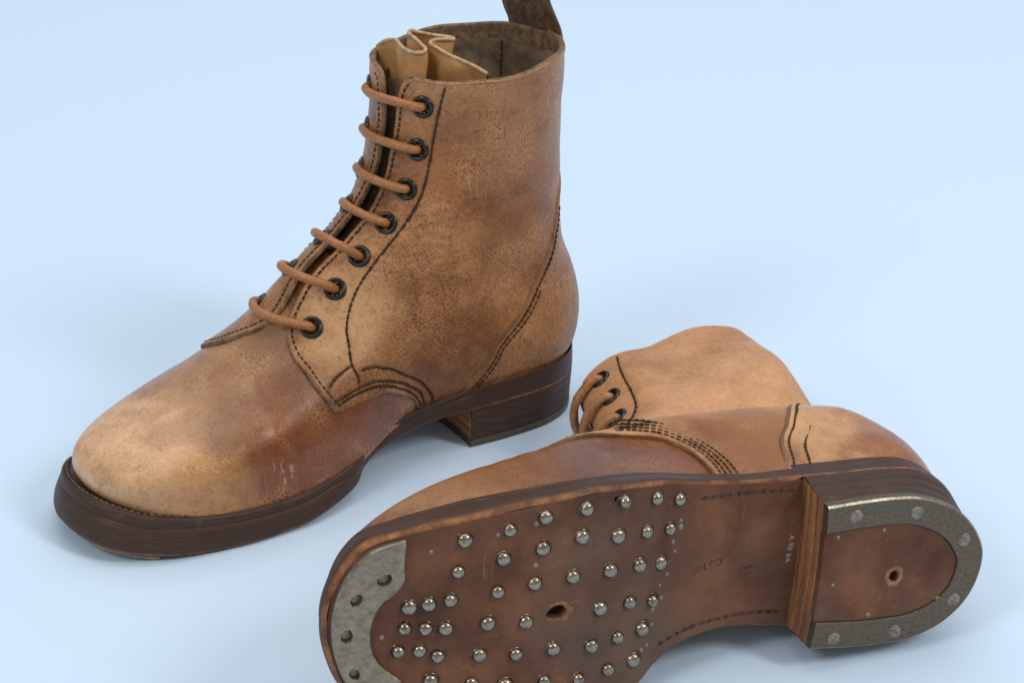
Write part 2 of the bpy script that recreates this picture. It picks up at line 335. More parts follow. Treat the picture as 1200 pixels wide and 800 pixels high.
def patchy(name, c, scale, lo, hi, rough=.75):
    m, nt, b = new_mat(name); k = NB(nt); v = k.coord()
    b.inputs['Base Color'].default_value = (*c, 1); b.inputs['Roughness'].default_value = rough; b.inputs['Specular IOR Level'].default_value = .2
    k.l(k.ramp(k.noise(v, scale, 5, .7), [(lo, 0.0), (hi, .85)]), b.inputs['Alpha']); return m
M['ink'] = patchy('faded_ink', (.10,.055,.034), 330, .45, .72)
M['stamp'] = patchy('stamped_impression', (.03,.014,.009), 330, .40, .62)
M['white_ink'] = patchy('white_ink', (.66,.60,.54), 420, .34, .5)
def paper():
    m, nt, b = new_mat('pale_blue_backdrop_paper'); k = NB(nt); v = k.coord()
    k.l(k.ramp(k.noise(v, 2.2, 3, .5), [(.3, (.600,.757,.937)), (.7, (.606,.763,.942))]), b.inputs['Base Color'])
    b.inputs['Roughness'].default_value = .85; b.inputs['Specular IOR Level'].default_value = .15
    return m
M['paper'] = paper()

# ---------------------------------------------------------------- mesh helpers
MIR = False          # True while the mirrored (left) boot is being built
def fix(V):
    V = np.array(V, float).reshape(-1, 3) * .001
    if MIR: V[:, 1] *= -1
    return V
def make_mesh(name, V, F, mat, smooth=True, uv=None, raw=False):
    me = bpy.data.meshes.new(name)
    V = np.array(V, float).reshape(-1, 3) * .001 if raw else fix(V)
    F = [tuple(reversed(f)) for f in F] if (MIR and not raw) else F
    me.from_pydata(V.tolist(), [], F if isinstance(F, list) else F.tolist())
    if uv is not None:
        l = me.uv_layers.new(name='UVMap'); idx = np.zeros(len(me.loops), dtype=np.int32); me.loops.foreach_get('vertex_index', idx)
        l.data.foreach_set('uv', np.asarray(uv, np.float32)[idx].ravel())
    me.materials.append(mat)
    if smooth: me.polygons.foreach_set('use_smooth', np.ones(len(me.polygons), dtype=bool))
    me.update(); return me
def add(name, me, parent=None, mat4=None):
    o = bpy.data.objects.new(name, me); COL.objects.link(o)
    if parent is not None: o.parent = parent
    if mat4 is not None: o.matrix_basis = mat4
    return o
def part(name, V, F, mat, parent, smooth=True, uv=None, kind=None, label=None):
    o = add(name, make_mesh(name, V, F, mat, smooth, uv), parent)
    if kind: o['kind'] = kind
    if label: o['label'] = label
    return o
def gridf(nr, nc, close=False, flip=False, base=0):
    F = []
    for i in range(nr - 1):
        for j in range(nc if close else nc - 1):
            a = base + i*nc + j; b_ = base + i*nc + (j+1) % nc; c = b_ + nc; d = a + nc
            F.append((a, d, c, b_) if flip else (a, b_, c, d))
    return F
def orient(V, F, ref):
    """flip the faces when their normals point towards -ref (ref: vector per mesh or callable)"""
    V = np.asarray(V).reshape(-1, 3); s = 0
    for f in F[::max(1, len(F)//200)]:
        p = V[list(f)]; n = np.cross(p[1]-p[0], p[2]-p[0]); c = p.mean(0)
        s += np.dot(n, ref(c) if callable(ref) else ref)
    return [tuple(reversed(f)) for f in F] if s < 0 else F
def resample(P, n=None, step=None, closed=False):
    P = np.asarray(P, float)
    if closed: P = np.vstack([P, P[:1]])
    s = np.concatenate([[0], np.cumsum(np.linalg.norm(np.diff(P, axis=0), axis=1))])
    if n is None: n = max(2, int(round(s[-1] / step)) + 1)
    q = np.linspace(0, s[-1], n + 1)[:-1] if closed else np.linspace(0, s[-1], n)
    return np.stack([np.interp(q, s, P[:, c]) for c in range(P.shape[1])], 1)
def smooth_curve(P, n=200, closed=False):
    P = np.asarray(P, float)
    if closed:
        Q = np.vstack([P[-3:], P, P[:3]]); t = np.concatenate([[0], np.cumsum(np.linalg.norm(np.diff(Q, axis=0), axis=1))])
        tq = np.linspace(t[3], t[3 + len(P)], n * 4 + 1)[:-1]
        return resample(cubic(t, Q, tq), n, closed=True)
    t = np.concatenate([[0], np.cumsum(np.linalg.norm(np.diff(P, axis=0), axis=1))])
    return resample(cubic(t, P, np.linspace(0, t[-1], n * 4)), n)
def tube(C, R, seg=10, cap=True):
    """tube round curve C with radius (array or number)"""
    C = np.asarray(C, float); n = len(C); R = np.broadcast_to(R, (n,))
    T = np.gradient(C, axis=0); T /= np.linalg.norm(T, axis=1, keepdims=True)
    up = np.array([0, 0, 1.]) if abs(T[0, 2]) < .9 else np.array([1., 0, 0])
    V = []
    a = np.cross(T[0], up); a /= np.linalg.norm(a)
    for i in range(n):
        a = a - T[i]*np.dot(a, T[i]); a /= np.linalg.norm(a); b = np.cross(T[i], a)
        th = np.linspace(0, 2*math.pi, seg, endpoint=False)
        V.append(C[i] + R[i]*(np.cos(th)[:, None]*a + np.sin(th)[:, None]*b))
    V = np.concatenate(V); F = gridf(n, seg, True)
    if cap:
        F.append(tuple(range(seg))[::-1]); F.append(tuple(range((n-1)*seg, n*seg)))
    return V, F
def merge(parts):
    V = []; F = []; o = 0
    for v, f in parts:
        V.append(np.asarray(v)); F += [tuple(i + o for i in q) for q in f]; o += len(v)
    return np.concatenate(V), F
def stitch_row(P, N, pitch=3.1, length=2.7, r=.60, lift=.15, jitter=.12):
    """separate thread stitches along a 3-D curve P with surface normals N -> list of (V, F)"""
    s = np.concatenate([[0], np.cumsum(np.linalg.norm(np.diff(P, axis=0), axis=1))]); out = []
    k = int(s[-1] // pitch)
    for i in range(k):
        c = (i + .5) * pitch + rng.normal(0, jitter)
        q = np.array([c - length/2, c - length*.25, c + length*.25, c + length/2])
        pts = np.stack([np.interp(q, s, P[:, a]) for a in range(3)], 1); nn = np.stack([np.interp(q, s, N[:, a]) for a in range(3)], 1)
        pts = pts + nn * (np.array([-.35, .25, .25, -.35])[:, None] + lift)
        out.append(tube(pts, np.array([.6, 1, 1, .6]) * r * rng.uniform(.85, 1.1), 6))
    return out
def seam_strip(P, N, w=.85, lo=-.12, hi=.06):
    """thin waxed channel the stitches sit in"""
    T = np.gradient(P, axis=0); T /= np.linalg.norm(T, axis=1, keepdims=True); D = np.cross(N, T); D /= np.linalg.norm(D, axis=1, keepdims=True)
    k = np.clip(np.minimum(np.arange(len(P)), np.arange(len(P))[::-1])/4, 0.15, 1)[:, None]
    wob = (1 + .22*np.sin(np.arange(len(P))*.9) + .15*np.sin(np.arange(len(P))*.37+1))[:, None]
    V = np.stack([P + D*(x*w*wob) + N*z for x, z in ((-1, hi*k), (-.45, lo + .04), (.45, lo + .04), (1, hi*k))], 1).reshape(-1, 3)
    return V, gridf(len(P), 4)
def boolean_cut(o, cutters):
    for c in cutters:
        md = o.modifiers.new('cut', 'BOOLEAN'); md.operation = 'DIFFERENCE'; md.solver = 'EXACT'; md.object = c
    dg = bpy.context.evaluated_depsgraph_get(); dg.update()
    me = bpy.data.meshes.new_from_object(o.evaluated_get(dg))
    o.modifiers.clear(); old = o.data; o.data = me; bpy.data.meshes.remove(old)
    for c in cutters:
        cm = c.data; bpy.data.objects.remove(c); bpy.data.meshes.remove(cm)
def cutter(x, y, z0, z1, rx, ry, seg=14, rough=.12, rot=0):
    th = np.linspace(0, 2*math.pi, seg, endpoint=False); rr = 1 + rough*rng.uniform(-1, 1, seg)
    cx, sx = math.cos(rot), math.sin(rot); a = rx*rr*np.cos(th); b = ry*rr*np.sin(th)
    X = x + a*cx - b*sx; Y = y + a*sx + b*cx
    V = np.concatenate([np.stack([X, Y, np.full(seg, z0)], 1), np.stack([X, Y, np.full(seg, z1)], 1)])
    F = gridf(2, seg, True) + [tuple(range(seg))[::-1], tuple(range(seg, 2*seg))]
    return add('cutter', make_mesh('cutter', V, F, M['dark'], False))
def frame(p, n, t=None):
    """4x4 (metres) with local z along n at point p (mm, right-boot coordinates)"""
    p = np.array(p, float) * .001; n = np.array(n, float)
    if MIR: p[1] *= -1; n[1] *= -1
    n /= np.linalg.norm(n); a = np.array([1., 0, 0]) if abs(n[0]) < .9 else np.array([0, 1., 0])
    if t is not None:
        a = np.array(t, float)
        if MIR: a[1] *= -1
    x = a - n*np.dot(a, n); x /= np.linalg.norm(x); y = np.cross(n, x)
    return Matrix(((x[0], y[0], n[0], p[0]), (x[1], y[1], n[1], p[1]), (x[2], y[2], n[2], p[2]), (0, 0, 0, 1)))

# small shared meshes ------------------------------------------------------------
def lathe(name, prof, mat, seg=20, wob=0):
    V = []; th = np.linspace(0, 2*math.pi, seg, endpoint=False)
    for r, z in prof: V.append(np.stack([r*np.cos(th), r*np.sin(th), np.full(seg, z)], 1))
    V = np.concatenate(V); F = gridf(len(prof), seg, True)
    if prof[-1][0] > 0: F.append(tuple(range((len(prof)-1)*seg, len(prof)*seg)))
    if wob: V[:, :2] *= 1 + wob*np.sin(3*np.arctan2(V[:, 1], V[:, 0]) + 1)[:, None]
    return make_mesh(name, V, F, mat, raw=True)
EYELET = lathe('eyelet', [(3.3,-3.2),(3.3,-.3),(3.45,.55),(3.9,1.15),(4.6,1.35),(5.3,1.05),(5.75,.35),(5.8,-.5)], M['eyelet'], 28)
NAILS = []
for q in range(7):
    a = rng.uniform(.74, .86); h = rng.uniform(.82, 1.08); fl = rng.uniform(0, .45)
    me = lathe('hobnail', [(5.0*a,.05),(4.6*a,.32),(4.0*a,.30),(3.9*a,.7*h),(3.72*a,1.35*h),(3.2*a,2.2*h),(2.4*a,(2.85-.25*fl)*h),(1.35*a,(3.2-.5*fl)*h),(.4*a,(3.3-.6*fl)*h)], M['nail'], 18, rng.uniform(.015, .05))
    me.materials.append(M['grime']); me.polygons.foreach_set('material_index', np.array([1 if i < 36 else 0 for i in range(len(me.polygons))], np.int32)); NAILS.append(me)
SCREW = lathe('screw', [(3.3,-.8),(3.25,.1),(2.9,.42),(1.8,.62),(.5,.66)], M['screw'], 16, .05)
PIN = lathe('pin', [(1.25,-.5),(1.2,.15),(.8,.38),(.2,.42)], M['pin'], 10, .06)

# ---------------------------------------------------------------- outlines of the bottom (right boot: medial +y)
OUTLINE = [(292.6,-1),(291,13),(286,26),(277,36.5),(262,45),(244,50.5),(225,53.5),(205,55),(185,54),(168,50),(155,44.5),(147,39),(138,33.8),(122,30.8),(104,31.5),(82,35),(60,36.5),(40,37),(22,34.5),(8,26),(-1,13),(-3.5,0),
           (-1,-13),(8,-26.5),(22,-35),(40,-37.5),(60,-37.5),(82,-38),(109,-40),(131,-44),(145,-47.5),(161,-50.5),(185,-51.5),(208,-49.8),(231,-47),(246,-44.5),(263,-41),(278,-35.5),(285.5,-26.5),(290.8,-14)]
HEEL = [(79,-34),(63,-35),(48,-35.3),(36,-34.3),(25,-31),(13,-24.3),(3.6,-14.2),(-1.2,-4),(-1.2,6),(3.6,19),(13,28.5),(27,34.5),(48,36),(63,35.4),(79,33.8)]
def closed_normals(P):
    T = np.roll(P, -1, 0) - np.roll(P, 1, 0); N = np.stack([T[:, 1], -T[:, 0]], 1); N /= np.linalg.norm(N, axis=1, keepdims=True)
    if (N * (P - P.mean(0))).sum() < 0: N = -N
    return N
# hobnails, brads, screws on the bottom: (x, y) in boot coordinates, lateral side negative here
NAIL_XY = [(239.1, -36.8), (220.9, -39.5), (222.9, -27.0), (241.2, -23.0), (224.4, -12.4), (208.8, -14.0), (260.1, -8.4), (252.3, -9.3), (243.7, -10.6), (206.3, -29.5), (206.0, -43.2), (261.6, 0.7), (253.2, 1.4), (245.1, 2.1), (227.8, 1.5), (211.5, 3.2), (263.8, 11.1), (255.3, 11.4), (247.8, 14.4), (230.6, 15.7), (215.0, 17.5), (250.2, 25.6), (233.4, 28.9), (218.6, 31.4), (201.8, 32.0), (188.1, -44.4), (171.0, -44.8), (155.4, -43.0), (142.5, -38.8), (189.2, -32.0), (172.6, -29.5), (159.0, -28.9), (146.1, -26.1), (192.1, -14.6), (175.1, -14.4), (161.2, -14.0), (149.5, -11.1), (178.4, 2.6), (164.6, 2.5), (152.7, 5.1), (198.6, 17.6), (181.1, 19.6), (169.0, 18.1), (157.0, 17.2), (186.1, 34.2), (172.3, 32.7), (159.9, 31.4), (238, 42.5), (222, 45.5), (206, 46.5), (190, 46.5), (175, 44)]
PIN_XY = [(252.2, -32.1), (225.4, -37.4), (209.6, -40.6), (208.7, -21.8), (140.6, -28.3), (140.3, -25.3), (143.6, -19.1), (142.2, -14.4), (145.7, -10.5), (145.0, -4.3), (148.6, 0.0), (147.0, 6.6), (151.4, 10.3), (151.1, 17.8), (156.0, 28.2), (153.2, 26.8), (270.4, 5.0)]
HEEL_SCREWS = [(64.9, -28.4), (35.4, -27.3), (9.4, -11.3), (10.1, 18.3), (37.9, 30.6), (67.9, 30.4)]
TOE_HOLES = [(270.6, -21.8, 0.5, 1.05), (281.2, -13.1, 1.1, 0.95), (284.5, 3.0, 1.5, 1), (281.1, 20.1, 2.1, 0.9), (270, 32.5, 2.5, 1)]

# ---------------------------------------------------------------- seam curves on the upper in (u, v)
LOWER = [(.616,-.05),(.606,.9),(.586,1.83),(.547,2.85),(.492,3.8),(.445,4.25),(.40,4.42),(.355,4.45)]
FACING = [(.355,4.45),(.336,4.75),(.314,5.05),(.256,5.73),(.186,6.48),(.124,7.03),(.087,7.46),(.066,7.82),(.053,8.25),(.042,8.73),(.036,9.33),(.036,10.05),(.042,10.78),(.054,11.52),(.063,12.45),(.068,13.15),(.071,13.73),(.074,14.13),(.079,14.45),(.089,14.64),(.104,14.76),(.135,14.84)]
STITCH_BACK = [(.249,14.78),(.232,14.27),(.222,13.73),(.216,13.07),(.206,12.2),(.19,11.45),(.173,10.67),(.166,9.92),(.172,9.18),(.184,8.45),(.208,7.75),(.239,7.2),(.279,6.55),(.335,5.82),(.358,5.4)]
ROW_A = [(.322,6.17),(.35,6.14),(.39,5.87),(.435,5.5),(.48,4.95),(.535,4.15),(.581,3.22),(.615,2.1),(.634,1.1),(.642,.1)]
ROW_B = [(.325,5.05),(.354,5.28),(.39,5.3),(.44,4.97),(.48,4.55),(.521,4.0),(.565,3.1),(.598,2.2),(.617,1.1),(.627,.1)]
ROW_C = [(.342,4.82),(.37,5.0),(.405,4.96),(.445,4.7),(.487,4.25),(.53,3.55),(.566,2.8),(.596,1.8),(.612,.9),(.620,.1)]
TAIL_LOOP = [(.282,6.45),(.270,6.15),(.272,5.85),(.283,5.62)]
COUNTER = [(.700,-.05),(.706,1.05),(.713,1.9),(.713,3.3),(.700,4.4),(.696,5.2),(.700,6.2),(.708,7.1),(.722,7.9),(.739,8.6),(.76,9.3),(.777,9.93),(.786,10.5),(.795,11.1),(.812,11.7),(.85,12.25),(.90,12.45)]
EYELETS = [(.176,14.33),(.170,13.32),(.151,12.17),(.126,11.03),(.114,9.9),(.122,8.83),(.129,7.74)]
# the outer (lateral) side: the lacing sits a little over to the inside, the wing is cut higher
LOWER_LB = [(.575,-.05),(.572,1),(.563,2),(.545,3),(.515,4.0),(.475,4.8),(.43,5.3),(.385,5.45),(.345,5.5)]
FACING_LB = [(.345,5.5),(.30,5.68),(.24,5.93),(.165,6.2),(.10,6.47),(.05,6.75),(.011,7.13),(-.018,7.45),(-.034,7.8),(-.030,8.24),(-.010,8.8),(.002,9.33),(.012,10.05),(.012,10.75),(-.002,11.5),(-.020,12.45),(-.022,13.15),(-.018,13.73),(-.012,14.13),(-.003,14.45),(.008,14.64),(.026,14.76),(.06,14.84)]
LOWER_LA = [(.590,-.05),(.585,1),(.57,2),(.545,2.9),(.505,3.8),(.46,4.3),(.40,4.6),(.32,4.75)]
FACING_LA = [(.32,4.75),(.28,4.9),(.235,5.12),(.185,5.45),(.118,6.05),(.05,6.73),(.011,7.13),(-.018,7.45),(-.034,7.8)] + FACING_LB[9:]
COUNTER_L = [(.690,-.05),(.692,1.1),(.687,2.5),(.676,4.0),(.660,5.5),(.648,6.8),(.655,7.8),(.684,8.8),(.722,9.7),(.758,10.4),(.785,11.1),(.812,11.7),(.85,12.25),(.90,12.45)]
EYELETS_L = [(a - .052, v) for a, v in EYELETS]
def uvc(P, n=160):
    return smooth_curve(np.array(P) * np.array([130, 12.]), n) / np.array([130, 12.])

def glyphs(txt):
    cu = bpy.data.curves.new('glyphs', 'FONT'); cu.body = txt; cu.size = 1; cu.resolution_u = 3; cu.space_character = 1.12
    o = bpy.data.objects.new('glyphs', cu); COL.objects.link(o); dg = bpy.context.evaluated_depsgraph_get(); dg.update()
    me = bpy.data.meshes.new_from_object(o.evaluated_get(dg)); bm = bmesh.new(); bm.from_mesh(me)
    bmesh.ops.triangulate(bm, faces=bm.faces); bmesh.ops.subdivide_edges(bm, edges=bm.edges, cuts=2, use_grid_fill=True)
    V = np.array([v.co[:] for v in bm.verts]); F = [tuple(v.index for v in f.verts) for f in bm.faces]; bm.free()
    bpy.data.objects.remove(o); bpy.data.curves.remove(cu); bpy.data.meshes.remove(me)
    return V[:, :2], F

def build_boot(name, label, shape, mir, W4, mats, lying):
    global MIR
    MIR = mir
    root = bpy.data.objects.new(name, None); COL.objects.link(root); root.empty_display_size = .05
    root.matrix_world = W4; root['label'] = label; root['category'] = 'boot'; root['group'] = 'pair of hobnailed ankle boots'
    G = make_grid(shape, 220, 170)
    # slow leather undulation
    ph = rng.uniform(0, 6, 8); X, Y, Z = G[..., 0], G[..., 1], G[..., 2]
    S0 = Surf(G)
    und = (np.sin(X*.061+ph[0]+Z*.035)*np.sin(Z*.072+ph[1]) + .6*np.sin(X*.13+ph[2]-Z*.09)*np.sin(Z*.15+ph[3]+Y*.05)) * .55
    fade = np.clip((Z - 45) / 40, 0.15, 1)
    G = G + S0.N * (und * fade)[..., None]
    if shape.get('deform'): G = shape['deform'](G, Surf(G).N)
    uu_ = np.linspace(-1, 1, G.shape[1])[None]; vv_ = np.clip((np.linspace(0, 15, G.shape[0])[:, None] - 12.5)/2.5, 0, 1)**2
    G = G + np.stack([0*uu_*vv_, 0*uu_*vv_, vv_*(.9*np.sin(uu_*9+1) + .6*np.sin(uu_*21) - 1.2*np.exp(-((uu_-.45)/.18)**2))], 2)
    S = Surf(G)
    # ---- vamp, running on under the lacing as the base of the tongue
    us = np.linspace(-.70, .70, 240); vs = np.concatenate([np.linspace(-.0, .4, 6)[:-1], np.linspace(.4, 9.8, 120)])
    U, Vv = np.meshgrid(us, vs)
    off = -5.0*np.clip((Vv - 7.6)/2.0, 0, 1)**2*(3-2*np.clip((Vv-7.6)/2.0, 0, 1))
    P = S.p(U.ravel(), Vv.ravel(), off.ravel())
    # shallow walking creases across the vamp
    cr = np.zeros(len(P))
    for (x0, a, w, sl) in ((206, .35, 2.6, .16), (196, .45, 3.0, -.10), (214, .25, 2.2, -.22)):
        d = P[:, 0] - x0 + sl*P[:, 1] + 2.2*np.sin(P[:, 1]*.11 + x0); cr -= a*np.exp(-(d/w)**2)*np.clip((P[:, 2]-35)/20, 0, 1)
    P = P + S.n(U.ravel(), Vv.ravel()) * cr[:, None]
    P[:len(us), 2] -= 3
    F = orient(P, gridf(len(vs), len(us)), lambda c: np.array([.3, c[1]*.05, 1.]))
    part('vamp', P, F, mats['vamp'], root)
    # ---- quarters
    for sgn in (1, -1):
        LOW, FAC, EYE = (LOWER, FACING, EYELETS) if sgn > 0 else ((LOWER_LB, FACING_LB, EYELETS_L) if lying else (LOWER_LA, FACING_LA, EYELETS_L))
        ROWS_L = [[(u + d, v + d*9) for u, v in LOW[:-2]] for d in (.014, .025, .036, .050)]
        vt = LOW[-1][1]; seam_uv = [STITCH_BACK, ROW_A, ROW_B, ROW_C, TAIL_LOOP] if sgn > 0 else [[(u - .03, v) for u, v in STITCH_BACK[:-2]]]
        low = uvc(LOW, 60); fac = uvc(FAC, 200)
        # even rows along the boundary's height, keeping the tail tip
        v1 = np.linspace(0, vt, 46); r1 = np.interp(v1, np.maximum.accumulate(low[:, 1]), low[:, 0])
        q = resample(fac * np.array([130, 12.]), 190) / np.array([130, 12.])
        ul = np.concatenate([r1, q[1:, 0]]); vl = np.concatenate([v1, np.maximum.accumulate(q[1:, 1])])
        vr = vl / vl[-1] * 15
        s = np.concatenate([[0, .0016, .004, .008, .013, .02], np.linspace(.03, 1, 150)])
        U = ul[:, None] + (1 - ul[:, None]) * s[None]; sm = s**.8
        Vg = vl[:, None] + (vr - vl)[:, None] * sm[None]
        nr, nc = U.shape
        P0 = S.p(sgn*U.ravel(), Vg.ravel()).reshape(nr, nc, 3); N = S.n(sgn*U.ravel(), Vg.ravel()).reshape(nr, nc, 3)
        edge = P0[:, 0]                                         # true 3-D distance to the cut edge
        dmin = np.full((nr, nc), 9.0)
        for i in range(nr):
            lo, hi = max(0, i-25), min(nr, i+26); k = 22
            dmin[i, :k] = np.min(np.linalg.norm(P0[i, :k, None] - edge[None, lo:hi], axis=2), axis=1)
        top = np.cumsum(np.linalg.norm(np.diff(P0[::-1], axis=0), axis=2), axis=0)[::-1]; top = np.vstack([top, np.zeros((1, nc))])
        d = np.minimum(dmin, top)
        roll = np.sqrt(np.clip(1 - (1 - np.clip(d/1.5, 0, 1))**2, 0, 1))
        bulge = .35*np.exp(-((d-2.2)/1.6)**2)
        seams = []
        for sv in seam_uv:
            c = uvc(sv, 140); seams.append(S.p(sgn*c[:, 0], c[:, 1]))
        ec = resample(edge[46:], 240); 
        seam = np.concatenate(seams); groove = np.zeros(nr*nc); PF = P0.reshape(-1, 3)
        for i0 in range(0, len(PF), 8000):
            dd = np.min(((PF[i0:i0+8000, None] - seam[None])**2).sum(2), axis=1); groove[i0:i0+8000] = .55*np.exp(-dd/1.1) 
        dd = np.abs(d - 3.4); groove2 = np.where(U < .5, .3*np.exp(-(dd/.8)**2), 0)
        wr = np.exp(-((Vg-10.9)/1.5)**2)*np.clip((.52-U)/.3, 0, 1)*np.clip(d/4, 0, 1)*.30*np.sin(Vg*19 + 2.6*np.sin(U*15+Vg) + 1.4*np.sin(U*41))*(.6+.4*np.sin(U*23+Vg*3))
        Po = P0 + N * (.15 + wr + 1.75*roll + bulge - groove.reshape(nr, nc) - groove2)[..., None]
        Pi = P0 + N * (.15 - 1.3*roll)[..., None]
        fo = orient(Po, gridf(nr, nc), lambda c: np.array([0, sgn, 0.])); fi = orient(Pi, gridf(nr, nc), lambda c: np.array([0, -sgn, 0.]))
        ey = np.array([S.p(sgn*a, b_)[0] for a, b_ in EYE])
        def holes(F, V):
            F = np.array(F); C = V.reshape(-1, 3)[F].mean(1); return (((ey[None] - C[:, None])**2).sum(2).min(1) > 3.9**2)
        ko, ki = holes(fo, Po), holes(fi, Pi); fo = np.array(fo)[ko]; fi = np.array(fi)[ki]
        dv = d.reshape(-1)
        Vq = np.concatenate([Po.reshape(-1, 3), Pi.reshape(-1, 3)]); Fq = np.concatenate([fo, fi + nr*nc])
        mi = np.concatenate([(dv[fo].mean(1) < .85), np.ones(len(fi), bool)]).astype(np.int32)
        Vq[:, 2] -= np.where(np.tile(Vg.reshape(-1), 2) < .03, 3.0, 0)
        qo = part('quarter', Vq, [tuple(f) for f in Fq.tolist()], mats['quarter'], root)
        qo.data.materials.append(M['seam_dark'] if lying else M['raw_edge']); qo.data.polygons.foreach_set('material_index', mi)
        rows = []; strips = []
        if sgn < 0:
            cl = np.vstack([low, fac[1:40]]); Pl = S.p(sgn*cl[:, 0], cl[:, 1]); Nl = S.n(sgn*cl[:, 0], cl[:, 1]); Tl = np.gradient(Pl, axis=0); Tl /= np.linalg.norm(Tl, axis=1, keepdims=True)
            sl_ = np.cross(Nl, Tl); sl_ *= np.sign((sl_[20]*(S.p(sgn*(cl[20:21, 0]+.05), cl[20:21, 1])[0] - Pl[20])).sum())
            for d_ in (3.4, 6.0, 8.6, 11.6):
                Q = smooth_curve((Pl + sl_*d_ + Nl*1.72)[2:(60 if lying else 50):4], 120); Nq = resample(Nl[2:(60 if lying else 50)], 120)
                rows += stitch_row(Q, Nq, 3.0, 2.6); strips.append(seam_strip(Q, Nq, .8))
        for sv in seam_uv:
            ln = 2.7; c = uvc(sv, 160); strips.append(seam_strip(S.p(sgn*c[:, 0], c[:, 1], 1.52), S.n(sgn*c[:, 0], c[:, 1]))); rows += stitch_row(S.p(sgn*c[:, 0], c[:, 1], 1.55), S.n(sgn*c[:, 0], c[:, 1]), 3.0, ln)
        # edge row, 3.4 mm inside the facing edge and round the top corner
        ce = fac.copy(); Pe = S.p(sgn*ce[:, 0], ce[:, 1]); Tn = np.gradient(Pe, axis=0); Tn /= np.linalg.norm(Tn, axis=1, keepdims=True)
        Ne = S.n(sgn*ce[:, 0], ce[:, 1]); side = np.cross(Ne, Tn); side *= np.sign((side[60] * (S.p(sgn*(ce[60:61, 0]+.05), ce[60:61, 1])[0] - Pe[60])).sum())
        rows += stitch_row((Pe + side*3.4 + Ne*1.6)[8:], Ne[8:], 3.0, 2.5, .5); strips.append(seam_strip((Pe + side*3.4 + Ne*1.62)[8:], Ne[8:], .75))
        if True:
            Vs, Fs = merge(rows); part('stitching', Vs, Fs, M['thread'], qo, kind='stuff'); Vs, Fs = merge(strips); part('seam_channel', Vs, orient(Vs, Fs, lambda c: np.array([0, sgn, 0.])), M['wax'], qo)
        for (a, b_) in EYE:
            p = S.p(sgn*a, b_, 1.75)[0]; n = S.n(sgn*a, b_)[0]
            add('eyelet', EYELET, qo, frame(p, n))
    # ---- faint ink stamp on the inner side of the leg
    if not lying:
        for txt, u0, v0, hgt, slope in (('KEIREY-S.3N', .345, 14.12, .30, .10), ('GUHIZ3', .352, 13.70, .36, .16)):
            gv, gf = glyphs(txt); uu_ = u0 + gv[:, 0]*hgt*.088; vv_ = v0 + gv[:, 1]*hgt + (uu_-u0)*slope
            P = S.p(uu_, vv_, 1.98); part('ink_stamp', P, orient(P, gf, (0, 1, 0)), M['ink'], root)
    # ---- lining
    us = np.concatenate([np.linspace(-.035, -1, 120), np.linspace(1, .10, 120)[1:]]); vs = np.linspace(5.5, 14.7, 70)
    U, Vv = np.meshgrid(us, vs); P = S.p(U.ravel(), Vv.ravel(), -1.55)
    ctr = np.array([55, 0, 120.])
    F = orient(P, gridf(len(vs), len(us)), lambda c: np.array([ctr[0]-c[0], -c[1], 0]))
    ey = np.array([S.p(s_*a, b_, -1.5)[0] for s_, E_ in ((1, EYELETS), (-1, EYELETS_L)) for a, b_ in E_])
    Fa = np.array(F); F = [tuple(f) for f in Fa[((ey[None] - P[Fa].mean(1)[:, None])**2).sum(2).min(1) > 16].tolist()]
    lin = part('lining', P, F, M['lining'], root)
    rows = []
    for du in (.80, -.80):
        c = np.array([(du, t) for t in np.linspace(10.5, 14.7, 60)]); rows += stitch_row(S.p(c[:, 0], c[:, 1], -1.6), -S.n(c[:, 0], c[:, 1]), 3.2, 2.6, .5)
    Vs, Fs = merge(rows); part('stitching', Vs, Fs, M['thread'], lin, kind='stuff')
    # ---- heel counter over both quarters, with a narrow back strip growing out of its top
    rowv = np.linspace(0, 12.45, 120); UCS = []; CCS = []
    for cl in (COUNTER, COUNTER_L):
        cc = uvc(cl, 130); uc = np.interp(rowv, cc[:, 1], cc[:, 0]); uc[-9:] = np.interp(np.arange(9), [0, 8], [uc[-9], .93]); UCS.append(uc); CCS.append(cc)
    s = np.concatenate([[0, .01, .025, .045, .07], np.linspace(.1, 1, 40)])
    rowsU = []
    for sgn, uc in zip((1, -1), UCS): rowsU.append(sgn*(uc[:, None] + (1-uc[:, None])*s[None]))
    V2 = np.repeat(rowv[:, None], len(s), 1)
    parts_ = []
    for sgn, U in zip((1, -1), rowsU):
        P0 = S.p(U.ravel(), V2.ravel()).reshape(*U.shape, 3); N = S.n(U.ravel(), V2.ravel()).reshape(*U.shape, 3)
        d = np.linalg.norm(P0 - P0[:, :1], axis=2); topd = np.linalg.norm(P0 - P0[-1:], axis=2); d = np.minimum(d, topd)
        roll = np.sqrt(np.clip(1 - (1 - np.clip(d/1.3, 0, 1))**2, 0, 1))
        gr = .5*np.exp(-((d-3.2)/.8)**2) + .35*np.exp(-((d-10.5)/.8)**2)*(V2 < 8.5)
        Po = P0 + N*(1.45 + 1.5*roll + .25*np.exp(-((d-1.8)/1.2)**2) - gr)[..., None]
        Po[0, :, 2] -= 3; parts_.append((Po.reshape(-1, 3), orient(Po, gridf(*U.shape), lambda c: np.array([-.5, sgn, 0]))))
    Vc, Fc = merge(parts_); co = part('heel_counter', Vc, Fc, mats['counter'], root)
    rows = []; cstr = []
